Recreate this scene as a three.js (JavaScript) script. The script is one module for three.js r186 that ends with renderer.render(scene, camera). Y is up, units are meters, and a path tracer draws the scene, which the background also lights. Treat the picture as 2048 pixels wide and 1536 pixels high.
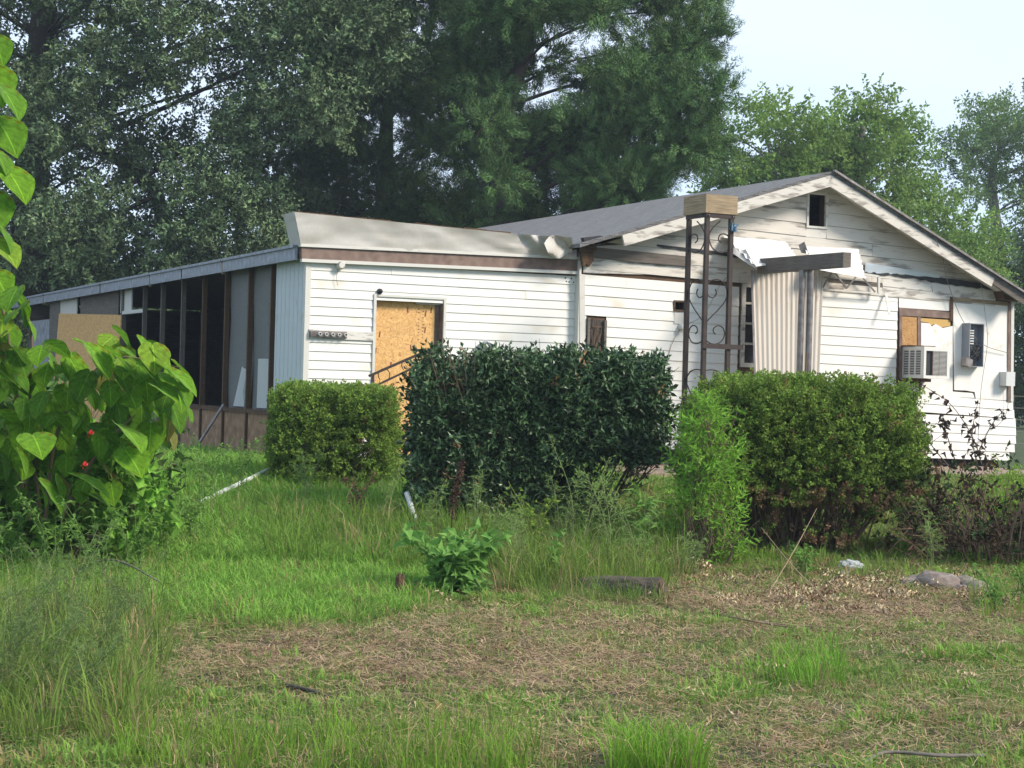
import * as THREE from 'three';
import { ImprovedNoise } from 'three/addons/math/ImprovedNoise.js';

// ---------- camera, sky, sun, exposure ----------
const scene = new THREE.Scene();
const FPX = 3500, EYE = 1.55, ROLL = 0.027;
const camera = new THREE.PerspectiveCamera(2 * Math.atan(768 / FPX) * 180 / Math.PI, 4 / 3, 0.1, 1500);
camera.position.set(0, EYE, 0); camera.rotation.z = ROLL;
scene.add(camera);
const SUN = new THREE.Vector3(0.735, 0.60, 0.29).normalize();
{ // pale hazy summer sky with thin high cloud
  const W = 512, H = 256, d = new Float32Array(W * H * 4), pn = new ImprovedNoise();
  for (let j = 0; j < H; j++) for (let i = 0; i < W; i++) {
    const el = (j + .5) / H * Math.PI - Math.PI / 2, az = (i + .5) / W * Math.PI * 2;
    const y = Math.sin(el), cx = Math.cos(el) * Math.cos(az), cz = Math.cos(el) * Math.sin(az);
    const t = Math.pow(Math.max(0, y), .55);
    let r = .74 - .20 * t, g = .87 - .13 * t, b = 1.0 - .05 * t;
    let c = 0, q = 1.6, am = .5;
    for (let o = 0; o < 4; o++) { c += am * pn.noise(cx * q + 3.1, y * q * 2.5 + 1.7, cz * q + 8.2); q *= 2.1; am *= .5; }
    c = Math.min(1, Math.max(0, c * 2.2 + .25)) * .5;
    r += (1.0 - r) * c; g += (1.0 - g) * c; b += (1.03 - b) * c;
    if (y < 0) { r = .62; g = .7; b = .74; }
    const k = (j * W + i) * 4; d[k] = r * .64; d[k + 1] = g * .665; d[k + 2] = b * .71; d[k + 3] = 1;
  }
  const t = new THREE.DataTexture(d, W, H, THREE.RGBAFormat, THREE.FloatType);
  t.mapping = THREE.EquirectangularReflectionMapping; t.magFilter = t.minFilter = THREE.LinearFilter; t.wrapS = THREE.RepeatWrapping; t.needsUpdate = true;
  scene.background = t; scene.environment = t;
}
const sun = new THREE.DirectionalLight(0xfff4e6, 3.1);
sun.position.copy(SUN).multiplyScalar(80).add(new THREE.Vector3(0, 0, -20)); sun.target.position.set(0, 0, -20);
sun.castShadow = true; sun.shadow.radius = 30; sun.shadow.mapSize.set(2048, 2048);
Object.assign(sun.shadow.camera, { left: -45, right: 45, top: 45, bottom: -45, near: 1, far: 220 });
scene.add(sun, sun.target);
const renderer = new THREE.WebGLRenderer({ antialias: true });
renderer.setSize(1024, 768); renderer.toneMapping = THREE.LinearToneMapping; renderer.toneMappingExposure = 1.87;
renderer.shadowMap.enabled = true;
scene.fog = new THREE.FogExp2(0xd4e2f0, .0007); // summer haze

// ---------- helpers ----------
let seed = 7;
const rnd = () => { seed = (seed + 0x6D2B79F5) | 0; let t = Math.imul(seed ^ (seed >>> 15), 1 | seed); t = (t + Math.imul(t ^ (t >>> 7), 61 | t)) ^ t; return ((t ^ (t >>> 14)) >>> 0) / 4294967296; };
const rr = (a, b) => a + (b - a) * rnd();
const pick = a => a[Math.floor(rnd() * a.length)];
const noise = new ImprovedNoise();
const fbm = (x, y, z = 0, o = 4) => { let s = 0, a = .5; for (let i = 0; i < o; i++) { s += a * noise.noise(x, y, z); x *= 2.03; y *= 2.03; z *= 2.03; a *= .5; } return s; };
const V = (x, y, z) => new THREE.Vector3(x, y, z);
const sstep = (a, b, x) => { const t = Math.min(1, Math.max(0, (x - a) / (b - a))); return t * t * (3 - 2 * t); };
const lerp = (a, b, t) => a + (b - a) * t;
const used = {};
const uniq = n => { const k = used[n] = (used[n] ?? -1) + 1; return k ? n + '_' + String(k).padStart(3, '0') : n; };
function tag(o, label, category, group, kind) { o.userData.label = label; if (category) o.userData.category = category; if (group) o.userData.group = group; if (kind) o.userData.kind = kind; return o; }
function thing(name, label, category, p = [0, 0, 0], turn = 0, group) {
  const g = new THREE.Group(); g.name = uniq(name); g.position.set(...p); g.rotation.y = turn; scene.add(g); return tag(g, label, category, group);
}
// view ray of a place seen in the photograph, used once to find where things stand
function ray(px, py) {
  const u = (px - 1024) / FPX, v = -(py - 768) / FPX, c = Math.cos(ROLL), s = Math.sin(ROLL);
  return V(u * c - v * s, u * s + v * c, -1);
}
const at = (px, py, d) => ray(px, py).multiplyScalar(d).add(V(0, EYE, 0));
function terrain(x, z) {
  const d = -z;
  let h = .45 * sstep(14, 21, d) + .02 * fbm(x * .9, z * .9) + .05 * fbm(x * .22 + 5, z * .22);
  return h;
}
function wp(px, py) { const r = ray(px, py); let t = 5; for (let i = 0; i < 900; i++) { const y = EYE + r.y * t; if (y <= terrain(r.x * t, -t)) break; t += .04; } return V(r.x * t, terrain(r.x * t, -t), -t); }
const gnd = (px, d) => { const x = (px - 1024) / FPX * d; return V(x, terrain(x, -d), -d); };

class GB { // collects faces, builds one mesh
  constructor() { this.p = []; this.n = []; this.t = []; this.c = null; }
  v(p, n, u, w) { this.p.push(p.x, p.y, p.z); this.n.push(n.x, n.y, n.z); this.t.push(u, w); }
  tri(a, b, c) { const n = V().subVectors(b, a).cross(V().subVectors(c, a)).normalize(); for (const q of [a, b, c]) { const [u, w] = GB.uv(q, n); this.v(q, n, u, w); } return this; }
  static uv(q, n) { const x = Math.abs(n.x), y = Math.abs(n.y), z = Math.abs(n.z); return z >= x && z >= y ? [q.x, q.y] : x >= y ? [q.z, q.y] : [q.x, q.z]; }
  quad(a, b, c, d) { this.tri(a, b, c); this.tri(a, c, d); return this; }
  hexa(f, k) { // f: 4 front points ccw seen from outside, k: 4 matching back points
    this.quad(f[0], f[1], f[2], f[3]); this.quad(k[1], k[0], k[3], k[2]);
    for (let i = 0; i < 4; i++) { const j = (i + 1) % 4; this.quad(f[j], f[i], k[i], k[j]); } return this;
  }
  box(x0, x1, y0, y1, z0, z1) { return this.hexa([V(x0, y0, z1), V(x1, y0, z1), V(x1, y1, z1), V(x0, y1, z1)], [V(x0, y0, z0), V(x1, y0, z0), V(x1, y1, z0), V(x0, y1, z0)]); }
  bar(a, b, w, h = w, up = V(0, 1, 0)) { // rectangular bar between two points
    const d = V().subVectors(b, a).normalize(); let s = V().crossVectors(d, up); if (s.length() < .05) s = V().crossVectors(d, V(1, 0, 0)); s.normalize(); const u = V().crossVectors(s, d).normalize();
    const c = (q, i, j) => q.clone().addScaledVector(s, i * w / 2).addScaledVector(u, j * h / 2);
    return this.hexa([c(b, -1, -1), c(b, 1, -1), c(b, 1, 1), c(b, -1, 1)].reverse(), [c(a, -1, -1), c(a, 1, -1), c(a, 1, 1), c(a, -1, 1)].reverse());
  }
  tube(pts, r0, r1 = r0, sides = 6, bump = 0, cap = true) { // tapered round limb through points
    const rings = []; let ref = V(.31, .2, .93).normalize();
    for (let i = 0; i < pts.length; i++) {
      const d = V().subVectors(pts[Math.min(i + 1, pts.length - 1)], pts[Math.max(i - 1, 0)]).normalize();
      const s = V().crossVectors(d, ref); if (s.length() < .05) s.crossVectors(d, V(1, 0, 0)); s.normalize(); const u = V().crossVectors(d, s); ref = u.clone().negate();
      const r = lerp(r0, r1, i / (pts.length - 1)), ring = [];
      for (let k = 0; k <= sides; k++) { const a = (k % sides) / sides * Math.PI * 2, rn = r * (1 + (bump ? bump * fbm(Math.cos(a) * 1.7 + pts[i].x, Math.sin(a) * 1.7 + pts[i].y * 1.3, pts[i].z) : 0)); const n = s.clone().multiplyScalar(Math.cos(a)).addScaledVector(u, Math.sin(a)); ring.push([pts[i].clone().addScaledVector(n, rn), n, k / sides * r0 * 6.28]); }
      rings.push(ring);
    }
    let L = 0;
    for (let i = 0; i < rings.length - 1; i++) {
      const dl = pts[i].distanceTo(pts[i + 1]);
      for (let k = 0; k < sides; k++) { const a = rings[i][k], b = rings[i][k + 1], c = rings[i + 1][k + 1], d = rings[i + 1][k]; for (const [q, l] of [[a, L], [b, L], [c, L + dl], [a, L], [c, L + dl], [d, L + dl]]) this.v(q[0], q[1], q[2], l); }
      L += dl;
    }
    if (cap) for (const [R, e] of [[rings[0], 0], [rings[rings.length - 1], pts.length - 1]]) for (let k = 0; k < sides; k++) { if (e) this.tri(pts[e], R[k][0], R[k + 1][0]); else this.tri(pts[e], R[k + 1][0], R[k][0]); }
    return this;
  }
  leaf(p, dir, nrm, L, W, fold = .25, bend = .15) { // pointed leaf, folded along the midrib
    const s = V().crossVectors(dir, nrm).normalize(), n = V().crossVectors(s, dir).normalize();
    const b = p, m = p.clone().addScaledVector(dir, L * .45).addScaledVector(n, L * bend * .6), t = p.clone().addScaledVector(dir, L).addScaledVector(n, -L * bend * .4);
    const l = m.clone().addScaledVector(s, W / 2).addScaledVector(n, W * fold), r = m.clone().addScaledVector(s, -W / 2).addScaledVector(n, W * fold);
    this.tri(b, m, l); this.tri(m, t, l); this.tri(b, r, m); this.tri(m, r, t); return this;
  }
  blade(p, dir, out, h, w, lean) { // grass blade that bends over
    const s = V().crossVectors(dir, out).normalize().multiplyScalar(w / 2), m = p.clone().addScaledVector(dir, h * .6).addScaledVector(out, h * lean * .35), t = p.clone().addScaledVector(dir, h * (1 - lean * .3)).addScaledVector(out, h * lean);
    const a = p.clone().add(s), b = p.clone().sub(s), c = m.clone().sub(s.clone().multiplyScalar(.75)), e = m.clone().add(s.clone().multiplyScalar(.75));
    this.tri(a, b, c); this.tri(a, c, e); this.tri(e, c, t); return this;
  }
  geo() {
    const g = new THREE.BufferGeometry();
    g.setAttribute('position', new THREE.Float32BufferAttribute(this.p, 3)); g.setAttribute('normal', new THREE.Float32BufferAttribute(this.n, 3)); g.setAttribute('uv', new THREE.Float32BufferAttribute(this.t, 2));
    return g;
  }
  build(name, m, parent = scene) { return mesh(name, this.geo(), m, parent); }
}
function mesh(name, g, m, parent = scene) { const o = new THREE.Mesh(g, m); o.name = parent === scene ? uniq(name) : name; o.castShadow = o.receiveShadow = true; parent.add(o); return o; }
const rdir = () => { const z = rr(-1, 1), a = rr(0, 6.2832), s = Math.sqrt(1 - z * z); return V(s * Math.cos(a), z, s * Math.sin(a)); };
function inst(name, g, m, items, parent) { // items: [pos, quat, scale, color]
  const o = new THREE.InstancedMesh(g, m, items.length), M = new THREE.Matrix4(), s = V();
  items.forEach(([p, q, k, c], i) => { if (k.isVector3) s.copy(k); else s.set(k, k, k); o.setMatrixAt(i, M.compose(p, q, s)); if (c) o.setColorAt(i, c); });
  o.name = parent ? name : uniq(name); o.castShadow = o.receiveShadow = true; o.userData.kind = 'stuff'; (parent || scene).add(o); return o;
}
const Q = (y, tx = 0, tz = 0) => new THREE.Quaternion().setFromEuler(new THREE.Euler(tx, y, tz, 'YXZ'));
const col = (r, g, b) => new THREE.Color().setRGB(r, g, b);
const vary = (c, k, h = .06) => { const f = 1 + rr(-k, k); return col(c[0] * f * (1 + rr(-h, h)), c[1] * f, c[2] * f * (1 + rr(-h, h))); };

// ---------- textures and materials ----------
function tex(size, fn, srgb = true, rep = 1) { // fn(u,v) -> [r,g,b] 0..255
  const d = new Uint8Array(size * size * 4);
  for (let j = 0; j < size; j++) for (let i = 0; i < size; i++) { const c = fn(i / size, j / size), k = (j * size + i) * 4; d[k] = Math.max(0, Math.min(255, c[0])); d[k + 1] = Math.max(0, Math.min(255, c[1])); d[k + 2] = Math.max(0, Math.min(255, c[2])); d[k + 3] = 255; }
  const t = new THREE.DataTexture(d, size, size, THREE.RGBAFormat); t.wrapS = t.wrapT = THREE.RepeatWrapping; t.magFilter = THREE.LinearFilter; t.minFilter = THREE.LinearMipmapLinearFilter; t.generateMipmaps = true;
  if (srgb) t.colorSpace = THREE.SRGBColorSpace; t.repeat.set(rep, rep); t.needsUpdate = true; return t;
}
const tn = (u, v, f, z = 0, o = 3) => { // noise that tiles
  const a = fbm(u * f, v * f, z, o), b = fbm((u - 1) * f, v * f, z, o), c = fbm(u * f, (v - 1) * f, z, o), d = fbm((u - 1) * f, (v - 1) * f, z, o);
  return (a * (1 - u) + b * u) * (1 - v) + (c * (1 - u) + d * u) * v;
};
const tnA = (u, v, f, h, z) => { const s = (a, b) => fbm(a * f, b * h, z, 3); return (s(u, v) * (1 - u) + s(u - 1, v) * u) * (1 - v) + (s(u, v - 1) * (1 - u) + s(u - 1, v - 1) * u) * v; };
const gray = g => [g, g, g];
const std = (o) => new THREE.MeshStandardMaterial(o);
const C = (r, g, b) => new THREE.Color().setRGB(r, g, b);
const dirtT = tex(512, (u, v) => { const n = tn(u, v, 5, 1), s = tnA(u, v, 12, 60, 4), k = sstep(.06, .36, n) * .3 + .12 * s; return [250 - 60 * k, 247 - 85 * k, 240 - 120 * k]; });
const peelT = tex(512, (u, v) => { // old white paint flaking to grey wood, grain along u
  const n = tnA(u, v, 3, 11, 7) + .5 * tnA(u, v, 8, 50, 3), g = fbm(u * 6, v * 90, 2, 3), bare = sstep(.0, .24, n);
  const w = [238 + 12 * g, 233 + 12 * g, 224 + 12 * g], b = [172 + 80 * g, 165 + 76 * g, 157 + 72 * g]; return [0, 1, 2].map(i => lerp(w[i], b[i], bare));
});
const woodT = tex(512, (u, v) => { const g = fbm(u * 3, v * 70, 5, 4), n = tn(u, v, 5, 9); const k = 200 + 90 * g + 50 * n; return [k, k * .97, k * .93]; });
const rustT = tex(256, (u, v) => { const n = tn(u, v, 7, 2), k = 190 + 120 * n; return [k, k * (.92 + .1 * n), k * (.88 + .15 * n)]; });
const sheetT = tex(512, (u, v) => { const n = tn(u, v, 3, 5) + .4 * tnA(u, v, 3, 14, 2), f = .4 * tnA(u, v, 90, 30, 6), st = sstep(-.15, .4, n) * .34; return [232 - 70 * st + 40 * f, 228 - 82 * st + 40 * f, 222 - 98 * st + 40 * f]; });
const fineB = tex(256, (u, v) => gray(128 + 150 * tn(u, v, 30, 3)), false);
const shingleT = tex(512, (u, v) => { const row = Math.floor(v * 16), t = Math.floor(u * 12 + (row % 2) * .5 + row * .3); const h = Math.abs(Math.sin(row * 12.9 + t * 78.2) * 43758.5) % 1; const e = (v * 16) % 1; const k = 150 + 34 * h + 80 * tn(u, v, 50, 8, 2) - (e < .12 ? 50 : 0); return [k, k * .99, k * 1.0]; });
const osbT = (() => {
  const c = document.createElement('canvas'); c.width = c.height = 1024; const x = c.getContext('2d'); x.fillStyle = 'rgb(206,163,106)'; x.fillRect(0, 0, 1024, 1024);
  for (let i = 0; i < 5200; i++) { const l = rr(18, 60), w = rr(5, 16), k = rr(-34, 34), q = rnd(); x.save(); x.translate(rr(-20, 1044), rr(-20, 1044)); x.rotate(rr(0, 3.15)); x.globalAlpha = .5; x.fillStyle = q < .02 ? 'rgb(135,74,45)' : q < .1 ? 'rgb(228,190,130)' : `rgb(${206 + k | 0},${163 + k * .92 | 0},${104 + k * .75 | 0})`; x.fillRect(-l / 2, -w / 2, l, w); x.restore(); }
  const t = new THREE.CanvasTexture(c); t.colorSpace = THREE.SRGBColorSpace; t.wrapS = t.wrapT = THREE.RepeatWrapping; t.repeat.set(.8, .8); return t;
})();
const soilT = tex(512, (u, v) => { const n = tn(u, v, 8, 3), f = tn(u, v, 80, 5, 2), g = tn(u, v, 30, 2, 3); const k = 165 + 60 * n + 120 * f + 60 * g; return [k, k * .97, k * .92]; }, true, .5);
const soilB = tex(512, (u, v) => gray(128 + 130 * tn(u, v, 14, 3) + 130 * tn(u, v, 60, 5, 2)), false, 1);
const barkB = tex(256, (u, v) => gray(128 + 190 * fbm(u * 22, v * 6, 3, 4)), false, 1);
const M = {
  vinyl: std({ color: C(.70, .70, .69), roughness: .5, map: dirtT }),
  vinyl2: std({ color: C(.62, .615, .60), roughness: .5, map: dirtT }),
  paint: std({ color: C(.70, .695, .685), roughness: .75, map: peelT }),
  paintold: std({ color: C(.66, .645, .62), roughness: .85, map: peelT, bumpMap: peelT, bumpScale: .003 }),
  palemetal: std({ color: C(.50, .55, .60), roughness: .6, map: dirtT }),
  plastic: std({ color: C(.34, .35, .34), roughness: .5, transparent: true, opacity: .28, side: THREE.DoubleSide }),
  foam: std({ color: C(.74, .735, .725), roughness: .7, map: dirtT }),
  trim: std({ color: C(.58, .57, .55), roughness: .5, map: dirtT }),
  brown: std({ color: C(.31, .235, .195), roughness: .6, map: rustT }),
  greywood: std({ color: C(.2, .18, .165), roughness: .85, map: woodT, bumpMap: woodT, bumpScale: .003 }),
  rotwood: std({ color: C(.15, .09, .05), roughness: .95, map: woodT, bumpMap: fineB, bumpScale: .01 }),
  palewood: std({ color: C(.46, .36, .23), roughness: .8, map: woodT }),
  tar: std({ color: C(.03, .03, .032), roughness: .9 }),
  black: std({ color: C(.012, .012, .012), roughness: .95 }),
  shingle: std({ color: C(.37, .36, .345), roughness: 1, map: shingleT, bumpMap: shingleT, bumpScale: .006 }),
  sheet: std({ color: C(.60, .59, .575), roughness: .6, metalness: 0, map: sheetT }),
  bluemetal: std({ color: C(.45, .57, .72), roughness: .55, metalness: 0, map: rustT }),
  galv: std({ color: C(.42, .44, .45), roughness: .42, metalness: .55, map: rustT }),
  whitemetal: std({ color: C(.66, .655, .645), roughness: .45, map: dirtT }),
  iron: std({ color: C(.06, .042, .035), roughness: .6, metalness: .25, map: rustT }),
  tan: std({ color: C(.50, .36, .22), roughness: .9, map: rustT }),
  osb: std({ color: C(.95, .92, .88), roughness: .85, map: osbT }),
  osbold: std({ color: C(.62, .57, .55), roughness: .9, map: osbT }),
  concrete: std({ color: C(.44, .37, .30), roughness: .95, map: rustT, bumpMap: fineB, bumpScale: .004 }),
  glass: std({ color: C(.02, .022, .025), roughness: .08 }),
  pvc: std({ color: C(.55, .55, .53), roughness: .4 }),
  wire: std({ color: C(.16, .14, .12), roughness: .7 }),
  bark: std({ color: C(.06, .048, .038), roughness: .95, bumpMap: barkB, bumpScale: .03 }),
  barkgrey: std({ color: C(.13, .115, .095), roughness: .95, bumpMap: barkB, bumpScale: .02 }),
  twig: std({ color: C(.15, .10, .065), roughness: .95 }),
  stone: std({ color: C(.36, .34, .31), roughness: .95, map: rustT, bumpMap: fineB, bumpScale: .006 }),
};
// leaves: thin scattering sheets, or (tr = 0) leathery opaque ones with a little gloss
const leafM = (r, g, b, tr = .35, ro = 1) => tr ? new THREE.MeshPhysicalMaterial({ color: C(r, g, b), roughness: 1, transmission: tr, thickness: 0, specularIntensity: .15, side: THREE.DoubleSide }) : new THREE.MeshPhysicalMaterial({ color: C(r, g, b), roughness: ro, specularIntensity: .55, side: THREE.DoubleSide });

// ---------- ground ----------
const dryAt = (x, z) => { // mown, browned turf
  const d = -z, n = .6 * fbm(x * .8 + 3, z * .8) + .75 * fbm(x * 2.6, z * 2.6 + 9); let k = 0;
  const e = (cx, cd, rx, rd, w) => { k = Math.max(k, w * (1 - sstep(.45, 1.15, Math.hypot((x - cx) / rx, (d - cd) / rd) + n * .7))); };
  e(-.35, 9.7, 1.7, 1.2, .9); e(.5, 11.2, 1.5, .6, .7); e(3.0, 13.3, 3.2, 2.0, 1); e(1.4, 8.2, 1.6, .7, .4); e(2.2, 11.2, 2.2, .6, .35); e(.6, 7.4, 1.2, .5, .5); e(4.2, 11.6, 1.0, 1.2, .4); e(1.0, 13.3, .8, .5, .7);
  return Math.min(1, k);
};
const lushAt = (x, z) => { const d = -z; return (1 - sstep(-1.0, -.2, x + .5 * fbm(x, z) - .18 * (d - 12))) * sstep(10.3, 11.8, d + .5 * fbm(x * 1.3, z * 1.3)); };
{
  const ax = [], az = []; const warp = (t, near, far) => t * near + Math.sign(t) * Math.pow(Math.abs(t), 5) * far;
  for (let i = 0; i <= 250; i++) ax.push(warp(i / 125 - 1, 13, 500));
  for (let j = 0; j <= 290; j++) { const t = j / 290; az.push(-(-30 + 33 * Math.min(1, t / .08) + Math.max(0, t - .08) / .92 * 24 + Math.pow(Math.max(0, (t - .08) / .92), 6) * 700)); }
  const P = [], UVs = [], CL = [], I = [], nx = ax.length;
  for (const z of az) for (const x of ax) {
    const d = -z, h = d > 60 || Math.abs(x) > 60 ? .45 + 0 : terrain(x, z); P.push(x, z > 0 ? 0 : h, z); UVs.push(x, z);
    const k = dryAt(x, z), n = fbm(x * 1.7, z * 1.7, 4), s = sstep(-.05, .3, n + .2 * fbm(x * 8, z * 8));
    let c = [lerp(.095, .25, s), lerp(.06, .165, s), lerp(.038, .095, s)], g = [.09, .16, .035]; const w = (1 - k) * .85; c = c.map((v, i) => lerp(v, g[i], w)); CL.push(...c);
  }
  for (let j = 0; j < az.length - 1; j++) for (let i = 0; i < nx - 1; i++) { const a = j * nx + i; I.push(a, a + 1, a + nx, a + 1, a + nx + 1, a + nx); }
  const g = new THREE.BufferGeometry(); g.setAttribute('position', new THREE.Float32BufferAttribute(P, 3)); g.setAttribute('uv', new THREE.Float32BufferAttribute(UVs, 2)); g.setAttribute('color', new THREE.Float32BufferAttribute(CL, 3)); g.setIndex(I); g.computeVertexNormals();
  tag(mesh('ground', g, std({ vertexColors: true, roughness: 1, map: soilT, bumpMap: soilB, bumpScale: .02 })), 'grassy yard with browned mown patches around the house', null, null, 'structure');
}

// ---------- the buildings' frame ----------
const YAW = 26.2 * Math.PI / 180, O = at(608, 757, 21.5); O.y = .45;
const AX = V(Math.cos(YAW), 0, -Math.sin(YAW)), NZ = V(Math.sin(YAW), 0, Math.cos(YAW));
const toL = p => { const d = p.clone().sub(O); return V(d.dot(AX), d.y, d.dot(NZ)); };
const toW = (s, y, z) => O.clone().addScaledVector(AX, s).add(V(0, y, 0)).addScaledVector(NZ, z);
function fp(px, py, out = 0) { const r = ray(px, py), o = V(0, EYE, 0), t = (out - toL(o).z) / r.dot(NZ); return toL(o.addScaledVector(r, t)); } // on a plane parallel to the front
function sp(px, py, s = 0) { const r = ray(px, py), o = V(0, EYE, 0), t = (s - toL(o).x) / r.dot(AX); return toL(o.addScaledVector(r, t)); } // on a plane parallel to the side
const hthing = (name, label, cat, l, group) => { const w = toW(l.x, l.y, l.z); return thing(name, label, cat, [w.x, w.y, w.z], YAW, group); };
const rel = (l, o) => l.clone().sub(o);
function plate(pts, z0, z1) { // flat board cut to an outline in the wall plane
  const g = new GB(), tri = THREE.ShapeUtils.triangulateShape(pts.map(p => new THREE.Vector2(p.x, p.y)), []);
  const area = THREE.ShapeUtils.area(pts.map(p => new THREE.Vector2(p.x, p.y)));
  const f = pts.map(p => V(p.x, p.y, z1)), k = pts.map(p => V(p.x, p.y, z0));
  for (const [a, b, c] of tri) { if (area > 0) { g.tri(f[a], f[b], f[c]); g.tri(k[a], k[c], k[b]); } else { g.tri(f[a], f[c], f[b]); g.tri(k[a], k[b], k[c]); } }
  for (let i = 0; i < pts.length; i++) { const j = (i + 1) % pts.length; if (area > 0) g.quad(f[j], f[i], k[i], k[j]); else g.quad(f[i], f[j], k[j], k[i]); }
  return g;
}
// one lap board: bottom edge proud, top edge tucked in
function lap(x0, x1, yb0, yb1, yt0, yt1, z, lip = .0145) {
  const g = new GB(), j = rr(-.0015, .0015);
  g.hexa([V(x0, yb0, z + lip + j), V(x1, yb1, z + lip + j), V(x1, yt1, z + .003), V(x0, yt0, z + .003)], [V(x0, yb0, z), V(x1, yb1, z), V(x1, yt1, z), V(x0, yt0, z)]);
  const o = rr(0, 9), w = rr(0, 9); for (let i = 0; i < g.t.length; i += 2) { g.t[i] = g.t[i] * .35 + o; g.t[i + 1] = g.t[i + 1] * .35 + w; } return g;
}
function sheet(p00, p10, p11, p01, nu, nv, f, th = .004) { // bent metal sheet, f(u,v) -> offset along its normal
  const n = V().subVectors(p10, p00).cross(V().subVectors(p01, p00)).normalize(), P = [];
  for (let j = 0; j <= nv; j++) for (let i = 0; i <= nu; i++) { const u = i / nu, v = j / nv; P.push(p00.clone().lerp(p10, u).lerp(p01.clone().lerp(p11, u), v).addScaledVector(n, f(u, v))); }
  const g = new THREE.BufferGeometry(), pos = [], uv = [], I = [], w = p00.distanceTo(p10), h = p00.distanceTo(p01), N = P.length;
  for (const s of [0, 1]) P.forEach((p, k) => { const q = p.clone().addScaledVector(n, -s * th); pos.push(q.x, q.y, q.z); uv.push((k % (nu + 1)) / nu * w * .6, Math.floor(k / (nu + 1)) / nv * h * .6); });
  for (let j = 0; j < nv; j++) for (let i = 0; i < nu; i++) { const a = j * (nu + 1) + i, b = a + 1, c = a + nu + 2, d = a + nu + 1; I.push(a, b, c, a, c, d, N + a, N + c, N + b, N + a, N + d, N + c); }
  g.setAttribute('position', new THREE.Float32BufferAttribute(pos, 3)); g.setAttribute('uv', new THREE.Float32BufferAttribute(uv, 2)); g.setIndex(I); g.computeVertexNormals(); return g;
}

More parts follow.
